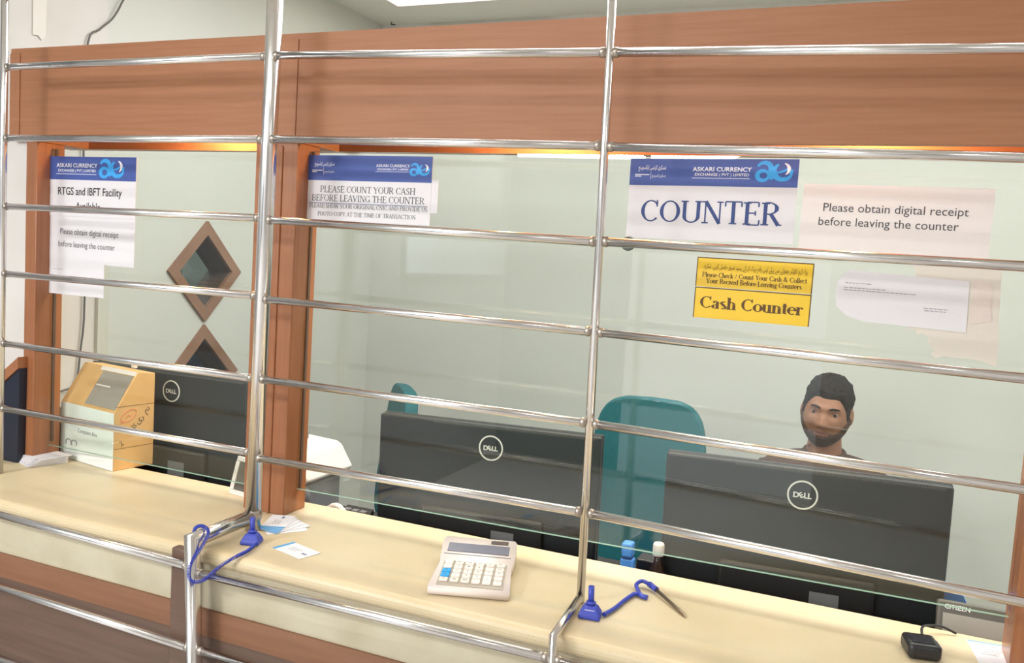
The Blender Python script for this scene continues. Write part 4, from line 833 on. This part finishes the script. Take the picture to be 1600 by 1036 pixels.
MB().tube([(-0.328,1.545,1.060),(-0.310,1.530,1.058)], [0.0058,0.005], n=12).xf(off).build('pen_grip', PENBLUE, t)
MB().tube([(-0.312,1.531,1.058),(-0.245,1.455,1.0535),(-0.238,1.447,1.0525)], [0.0034,0.0030,0.0006], n=12).xf(off).build('pen_refill', mat('pen_metal',(150,132,112),0.3,0.9), t)
# business cards: a loose fan beside the post and one on its own
def card(label, x, y, yaw, z, band=True, group=None, lines=True):
    t = thing('business_card', label, 'card', (x, y, z), (0, 0, yaw), group)
    MB().box(-0.0435, 0.0435, -0.026, 0.026, 0, 0.0005).build('card', PAPER, t)
    if band: MB().box(-0.0434, -0.035, -0.0259, 0.0259, 0.00055, 0.0007).build('blue_band', BLUECARD, t)
    if lines:
        mb = MB()
        for k in range(3): mb.box(-0.020, 0.012-0.004*k, 0.006-0.006*k, 0.0072-0.006*k, 0.00055, 0.0007)
        mb.build('lettering', LIGHTINK, t)
        sans([('ae', 0.028, -0.006, 0.010, 'CENTER', 0.02, 1.1)], 'logo', NAVYINK, t, Matrix.Translation((0,0,0.0008)))
    return t
names = ['lowest plain white business card of the fanned stack beside the middle post', 'second card from the bottom of the fanned stack by the middle post', 'third card from the bottom of the fanned stack by the middle post',
         'fourth card from the bottom of the fanned stack by the middle post', 'fifth card from the bottom of the fanned stack by the middle post', 'topmost business card with logo of the fanned stack by the middle post']
for k, (x, y, a) in enumerate(((-1.098, 1.455, 52), (-1.104, 1.468, 66), (-1.112, 1.462, 84), (-1.120, 1.466, 96), (-1.127, 1.471, 104), (-1.133, 1.477, 111))):
    card(names[k], x, y, math.radians(a), CT+0.0009*k, group='fanned business cards', lines=(k == 5), band=(k > 1))
card('single white business card lying alone on the counter in front of the fanned stack', -0.998, 1.362, math.radians(-15.6), CT+0.0002)
# black square device with cable and white paper at far right
t = thing('fingerprint_reader', 'small black square reader with a cable on the right of the counter', 'reader', (0.133, 1.512, CT), (0, 0, math.radians(12)))
MB().box(-0.026, 0.026, -0.030, 0.026, 0.0, 0.026, bev=0.008, seg=3).build('body', BLACKPL, t)
MB().box(-0.017, 0.017, -0.018, 0.010, 0.0262, 0.0272, bev=0.0006).build('sensor_window', mat('sensor',(60,60,64),0.15), t)
MB().box(0.0262, 0.0268, -0.020, 0.010, 0.004, 0.022).build('white_label', PAPER, t)
MB().tube(smooth([(0.010,0.024,0.014),(0.016,0.055,0.022),(0.036,0.088,0.016),(0.062,0.10,0.012),(0.085,0.098,0.004)]), 0.0022, n=8).build('cable', BLACKPL, t)
t = thing('printed_slip', 'white printed paper slip on the counter beside the right wooden post', 'paper', (0.222, 1.545, CT), (0, 0, math.radians(6)))
MB().box(-0.004, 0.062, -0.08, 0.072, 0, 0.0008).build('sheet', PAPER, t); MB().box(-0.002, 0.060, 0.068, 0.071, 0.0009, 0.0012).build('header_bar', BLUECARD, t)
mb = MB()
for k in range(3): mb.box(0.010, 0.045-0.006*k, 0.038-0.009*k, 0.0392-0.009*k, 0.0009, 0.0011)
mb.build('lettering', LIGHTINK, t)

# ------------------------------------------------------------------ the seated man
PX0, PY0 = -0.085, 3.05
man = thing('person', 'seated man with short black hair, beard and brown shirt behind the right monitor', 'person', (PX0, PY0, 0))
def skin_mesh(chains, sub=1):
    """chains of (point, radius) joined where points coincide -> one skinned surface"""
    me = bpy.data.meshes.new('s'); verts = []; rad = []; edges = []; idx = {}
    def vi(p, r):
        k = tuple(round(c, 4) for c in p)
        if k not in idx: idx[k] = len(verts); verts.append(k); rad.append(r)
        return idx[k]
    for ch in chains:
        ids = [vi(p, r) for p, r in ch]; edges += list(zip(ids, ids[1:]))
    me.from_pydata(verts, edges, []); o = bpy.data.objects.new('s', me); COL.objects.link(o)
    o.modifiers.new('sk', 'SKIN'); sl = me.skin_vertices[0].data
    for i, r in enumerate(rad): sl[i].radius = (r, r) if not isinstance(r, tuple) else r; sl[i].use_root = (i == 0)
    if sub:
        m = o.modifiers.new('ss', 'SUBSURF'); m.levels = sub; m.render_levels = sub
    bpy.context.view_layer.update(); dg = bpy.context.evaluated_depsgraph_get()
    out = bpy.data.meshes.new_from_object(o.evaluated_get(dg)); bpy.data.objects.remove(o); return out
def remesh(bm_or_me_list, vox, smooth=2):
    bm = bmesh.new()
    for me in bm_or_me_list: bm.from_mesh(me)
    me = bpy.data.meshes.new('r'); bm.to_mesh(me); bm.free(); o = bpy.data.objects.new('r', me); COL.objects.link(o)
    m = o.modifiers.new('rm', 'REMESH'); m.mode = 'VOXEL'; m.voxel_size = vox; m.use_smooth_shade = True
    if smooth:
        s = o.modifiers.new('sm', 'SMOOTH'); s.iterations = smooth; s.factor = 0.5
    bpy.context.view_layer.update(); dg = bpy.context.evaluated_depsgraph_get()
    out = bpy.data.meshes.new_from_object(o.evaluated_get(dg)); bpy.data.objects.remove(o); return out
def g_(x, s): return math.exp(-(x/s)**2)
def head_pt(th, ph):
    dx, dy, dz = math.sin(th)*math.cos(ph), math.sin(th)*math.sin(ph), math.cos(th)
    x = 0.0745*math.copysign(abs(dx)**0.92, dx); y = 0.091*math.copysign(abs(dy)**0.9, dy); z = 0.110*dz
    t = max(0.0, -dz)
    x *= 1-0.20*t**2.2
    if dy > 0: y *= 1-0.5*t**1.1
    else: y *= 1-0.06*t
    if dy < 0.1:
        f = min(1, max(0, (0.1-dy)/0.4)); ax = abs(x)
        nz = max(0, min(1, (0.018-z)/0.04)) * (1 if z > -0.026 else max(0, 1-(-0.026-z)/0.010))
        d = 0.021*g_(x, 0.0105+0.004*nz)*nz
        d += 0.006*g_(ax-0.013, 0.007)*g_(z+0.026, 0.008)
        d += 0.005*g_(z-0.030, 0.010)*math.exp(-(x/0.05)**4)
        d -= 0.0085*g_(ax-0.031, 0.017)*g_(z-0.012, 0.012)
        d += 0.004*g_(ax-0.043, 0.018)*g_(z+0.020, 0.020)
        d += 0.0055*g_(x, 0.021)*(g_(z+0.050, 0.006)+1.1*g_(z+0.0625, 0.007)) - 0.003*g_(x, 0.024)*g_(z+0.0565, 0.003)
        d += 0.006*g_(x, 0.022)*g_(z+0.092, 0.014)
        y -= d*f
    return Vector((x, y, z))
def head_bm(off=None, mask=None, NT=90, NP=130):
    bm = bmesh.new(); rows = []
    for i in range(1, NT):
        th = PI*i/NT; row = []
        for j in range(NP):
            ph = 2*PI*j/NP; p = head_pt(th, ph); k = 1
            if off: p = p + p.normalized()*off(p, th, ph)
            row.append(bm.verts.new(p))
        rows.append(row)
    a = bm.verts.new(head_pt(0.001, 0)+Vector((0, 0, off(head_pt(0.001, 0), 0.001, 0) if off else 0))); b = bm.verts.new(head_pt(PI-0.001, 0))
    for j in range(NP):
        bm.faces.new((a, rows[0][j], rows[0][(j+1)%NP])); bm.faces.new((b, rows[-1][(j+1)%NP], rows[-1][j]))
    for r, q in zip(rows, rows[1:]):
        for j in range(NP): bm.faces.new((r[j], q[j], q[(j+1)%NP], r[(j+1)%NP]))
    return bm
HC = Vector((-0.003, -0.045, 1.209))
HM = Matrix.Translation(HC) @ Matrix.Rotation(math.radians(5.5), 4, 'Y') @ Matrix.Rotation(math.radians(-4), 4, 'Z') @ Matrix.Rotation(math.radians(3), 4, 'X')
hb = head_bm()
hmb = MB(); hmb.bm.free(); hmb.bm = hb
for s in (-1, 1):
    R_ = Matrix.Rotation(s*math.radians(22), 3, 'Z') @ Matrix.Rotation(math.radians(-8), 3, 'X')
    hmb.ell((s*0.0765, 0.012, 0.0), 0.0075, 0.017, 0.030, None, n=14, k=10, rot=R_)
    hmb.ell((s*0.0790, 0.004, -0.002), 0.004, 0.008, 0.014, None, n=10, k=8, rot=R_)
hmb.xf(HM)
hme = bpy.data.meshes.new('h'); hmb.bm.to_mesh(hme); hmb.bm.free()
P = lambda x, y, z: (x, y, z)
def fingers(s, wx, wy, wz):
    """hand resting on the desk: palm from the wrist toward -Y, five fingers curled down"""
    w0 = P(wx, wy, wz); p1 = P(wx-s*0.005, wy-0.045, wz-0.004); ch = [[(w0, 0.024), (p1, (0.034, 0.018))]]
    for k, (dx, L) in enumerate(((-0.030, 0.062), (-0.010, 0.074), (0.010, 0.080), (0.029, 0.072))):
        dx *= -s
        b = P(wx-s*0.005+dx*0.9, wy-0.078, wz-0.003); m1 = P(b[0]+dx*0.15, b[1]-L*0.45, b[2]+0.004); m2 = P(b[0]+dx*0.2, b[1]-L*0.78, b[2]-0.010); m3 = P(b[0]+dx*0.2, b[1]-L, b[2]-0.022)
        ch.append([(p1, (0.034, 0.018)), (b, 0.0105), (m1, 0.0095), (m2, 0.0085), (m3, 0.0075)])
    tb = P(wx-s*0.032, wy-0.030, wz-0.006); ch.append([(w0, 0.024), (tb, 0.013), (P(wx-s*0.052, wy-0.058, wz-0.012), 0.011), (P(wx-s*0.058, wy-0.088, wz-0.018), 0.009)])
    return ch
body = [[(P(0,0.02,0.53),(0.15,0.115)), (P(0,0.03,0.68),(0.135,0.10)), (P(0,0.02,0.84),(0.15,0.105)), (P(0,0.005,0.965),(0.15,0.095)), (P(0,-0.01,1.035),(0.065,0.06)), (P(-0.002,-0.025,1.10),0.054), (P(-0.003,-0.030,1.16),0.05)]]
cl = [[(P(0,0.02,0.53),(0.17,0.135)), (P(0,0.03,0.68),(0.157,0.122)), (P(0,0.02,0.84),(0.17,0.125)), (P(0,0.005,0.965),(0.165,0.112)), (P(0,-0.008,1.026),(0.085,0.078))]]
for s in (-1, 1):
    sh = P(s*0.175,0.0,0.972); el = P(s*0.245,-0.06,0.76); wr = P(s*0.17,-0.42,0.775)
    body.append([(P(0,0.005,0.965),(0.15,0.095)), (sh,0.058), (P(s*0.225,-0.02,0.86),0.046), (el,0.039), (P(s*0.215,-0.22,0.765),0.036), (wr,0.024)])
    body += fingers(s, *wr)
    cl.append([(P(0,0.005,0.965),(0.165,0.112)), (sh,0.072), (P(s*0.225,-0.02,0.86),0.06), (el,0.053), (P(s*0.215,-0.22,0.765),0.05), (P(s*0.178,-0.375,0.775),0.043)])
    kn = P(s*0.13,-0.42,0.53); an = P(s*0.13,-0.40,0.09)
    body.append([(P(0,0.02,0.53),(0.15,0.115)), (P(s*0.10,-0.06,0.545),0.085), (P(s*0.12,-0.24,0.54),0.07), (kn,0.055), (P(s*0.13,-0.43,0.33),0.05), (an,0.034), (P(s*0.135,-0.49,0.045),0.035), (P(s*0.14,-0.57,0.032),0.026)])
bme = skin_mesh(body, 1)
nk = MB().tube([(0,0.0,0.97),(-0.001,-0.008,1.05),(-0.002,-0.018,1.12),(-0.003,-0.022,1.17)], [0.075,0.060,0.053,0.055], n=28)
nk.ell((0,0.0,1.0), 0.165, 0.085, 0.055, None, n=28, k=14)
nme = bpy.data.meshes.new('n'); nk.bm.to_mesh(nme); nk.bm.free()
b1 = remesh([bme, hme, nme], 0.0048, 1)
bo = bpy.data.objects.new('body', b1); COL.objects.link(bo); b1.materials.clear(); b1.materials.append(SKIN); bo.parent = man
ck = MB().ell((0,0.0,1.012), 0.195, 0.098, 0.062, None, n=28, k=14).tube([(0,0.0,0.97),(0,-0.004,1.045),(-0.001,-0.008,1.068)], [0.12,0.088,0.066], n=28)
cme = bpy.data.meshes.new('c'); ck.bm.to_mesh(cme); ck.bm.free()
c1 = remesh([skin_mesh(cl, 1), cme], 0.008, 3)
bm = bmesh.new(); bm.from_mesh(c1); bm.to_mesh(c1); bm.free()
co = bpy.data.objects.new('shirt', c1); COL.objects.link(co); c1.materials.clear(); c1.materials.append(CLOTH); co.parent = man
cp = [(0.062*math.cos(2*PI*k/28), -0.010+0.056*math.sin(2*PI*k/28), 1.070+0.012*math.sin(2*PI*k/28)) for k in range(29)]
MB().tube(cp, 0.010, n=8).build('collar', CLOTH, co)
tr = []
for s in (-1, 1):
    tr.append([(P(0,0.02,0.53),(0.165,0.125)), (P(s*0.10,-0.06,0.545),0.10), (P(s*0.12,-0.24,0.54),0.085), (P(s*0.13,-0.42,0.53),0.072), (P(s*0.13,-0.43,0.33),0.066), (P(s*0.13,-0.405,0.10),0.055)])
c2 = remesh([skin_mesh(tr, 1)], 0.012, 2); to = bpy.data.objects.new('trousers', c2); COL.objects.link(to); c2.materials.clear(); c2.materials.append(CLOTH); to.parent = man
for s in (-1, 1): MB().ell((s*0.137, -0.49, 0.042), 0.048, 0.125, 0.041).build('shoe', BLACKPL, man)
# hair, beard, brows, eyes
def hairline(ph):
    a = abs((math.degrees(math.atan2(math.cos(ph), -math.sin(ph))) + 180) % 360 - 180)   # 0 at the face, 180 at the back
    pts = [(0, 0.060), (24, 0.062), (36, 0.060), (46, 0.046), (56, 0.028), (62, 0.004), (69, -0.012), (75, -0.010), (80, 0.026), (104, 0.030), (118, -0.03), (180, -0.062)]
    for (a0, z0), (a1, z1) in zip(pts, pts[1:]):
        if a0 <= a <= a1: return z0+(z1-z0)*(a-a0)/(a1-a0), a
    return -0.06, a
def hair_off(p, th, ph):
    hl, a = hairline(ph); m = max(-1, min(1, (p.z-hl)/0.012))
    top = max(0, min(1, (p.z-0.03)/0.06)); thick = 0.006+0.020*top
    if a < 40: thick *= 0.8
    nz = noise.noise(p*46)*0.0055+noise.noise(p*100)*0.005
    return (thick+nz)*max(0, m)-0.004*(m <= 0)-0.001
def carve(bm, off_test):
    bmesh.ops.delete(bm, geom=[v for v in bm.verts if not off_test(v)], context='VERTS'); return bm
bm = bmesh.new(); NT, NP = 96, 140; rows = []
hb = head_bm(hair_off, None, 96, 140)
hb.verts.ensure_lookup_table()
kill = []
for i in range(1, 96):
    for j in range(140):
        th, ph = PI*i/96, 2*PI*j/140; p = head_pt(th, ph)
        if p.z < hairline(ph)[0]-0.006: kill.append(hb.verts[(i-1)*140+j])
kill.append(hb.verts[95*140+1])
bmesh.ops.delete(hb, geom=kill, context='VERTS')
m_ = MB(); m_.bm.free(); m_.bm = hb; m_.xf(HM)
for f in m_.bm.faces: f.smooth = True
m_.build('hair', HAIR, man)
def beard_mask(p, ph):
    _, a = hairline(ph); ax = abs(p.x)
    if a > 92: return -1
    jaw = -0.043 - 0.012*g_(a-32, 16) + max(0, (a-46)/44)*0.050      # upper limit of the beard, rising to the sideburns
    m = (jaw-p.z)/0.006
    mouth = ((ax/0.0265)**2 + ((p.z+0.0565)/0.0115)**2 - 1)*2.2         # lips stay bare
    return max(-1, min(1, m, mouth))
def beard_off(p, th, ph):
    m = beard_mask(p, ph); return (0.0058+noise.noise(p*150)*0.0016)*max(0, m)**0.5-0.002*(m <= 0)
hb = head_bm(beard_off, None, 140, 200); hb.verts.ensure_lookup_table(); kill = []
for i in range(1, 140):
    for j in range(200):
        th, ph = PI*i/140, 2*PI*j/200; p = head_pt(th, ph)
        if beard_mask(p, ph) < -0.35 or p.z > 0.0 or p.z < -0.1085: kill.append(hb.verts[(i-1)*200+j])
kill += [hb.verts[139*200], hb.verts[139*200+1]]
bmesh.ops.delete(hb, geom=list(set(kill)), context='VERTS')
m_ = MB(); m_.bm.free(); m_.bm = hb; m_.xf(HM)
for f in m_.bm.faces: f.smooth = True
m_.build('beard', BEARD, man)
for s in (-1, 1):
    pts = [Vector((s*(0.014+0.0065*k), 0, 0.029+0.0045*math.sin(PI*(k+0.6)/6.4))) for k in range(6)]
    for q in pts:
        best = min((head_pt(PI*i/60, -PI/2+s*j*0.02) for i in range(18, 32) for j in range(0, 45)), key=lambda v: (v.x-q.x)**2+(v.z-q.z)**2); q.y = best.y-0.0008
    MB().tube(pts, [0.0022, 0.0036, 0.0038, 0.0034, 0.0028, 0.0012], n=8).xf(HM).build('eyebrow', HAIR, man)
    ey = MB().ell((s*0.031, -0.0668, 0.0125), 0.0128, 0.0125, 0.0115, EYEW, n=18, k=12)
    ey.ell((s*0.0340, -0.0787, 0.0128), 0.0058, 0.0014, 0.0058, EYED, n=14, k=8); ey.xf(HM).build('eye', None, man)
    lid = MB().ell((s*0.031, -0.0668, 0.0128), 0.0150, 0.0138, 0.0128, None, n=20, k=14)
    bmesh.ops.delete(lid.bm, geom=[v for v in lid.bm.verts if v.co.z < 0.0174 - 14*(v.co.x-s*0.031)**2*0.6], context='VERTS'); lid.xf(HM).build('eyelid', SKIN, man)
    lid = MB().ell((s*0.031, -0.0668, 0.0122), 0.0150, 0.0136, 0.0128, None, n=20, k=14)
    bmesh.ops.delete(lid.bm, geom=[v for v in lid.bm.verts if v.co.z > 0.0060], context='VERTS'); lid.xf(HM).build('eyelid', SKIN, man)
lp = MB()
for z0, h0 in ((-0.0515, 0.0034), (-0.0615, 0.0042)):
    rows = []
    for i in range(9):
        x = -0.021+0.042*i/8; r = []
        for j in range(5):
            z = z0+(j-2)/2*h0*max(0.12, 1-(x/0.022)**2)
            best = min((head_pt(PI*a/200, -PI/2+b*0.01) for a in range(128, 150) for b in (int(x/0.0009)-6, int(x/0.0009)-3, int(x/0.0009), int(x/0.0009)+3, int(x/0.0009)+6)), key=lambda v: (v.x-x)**2+(v.z-z)**2)
            r.append(lp.bm.verts.new((x, best.y-0.0012, z)))
        rows.append(r)
    for a, b in zip(rows, rows[1:]):
        for j in range(4): lp.bm.faces.new((a[j], b[j], b[j+1], a[j+1])).smooth = True
lp.xf(HM).build('lips', LIPS, man)
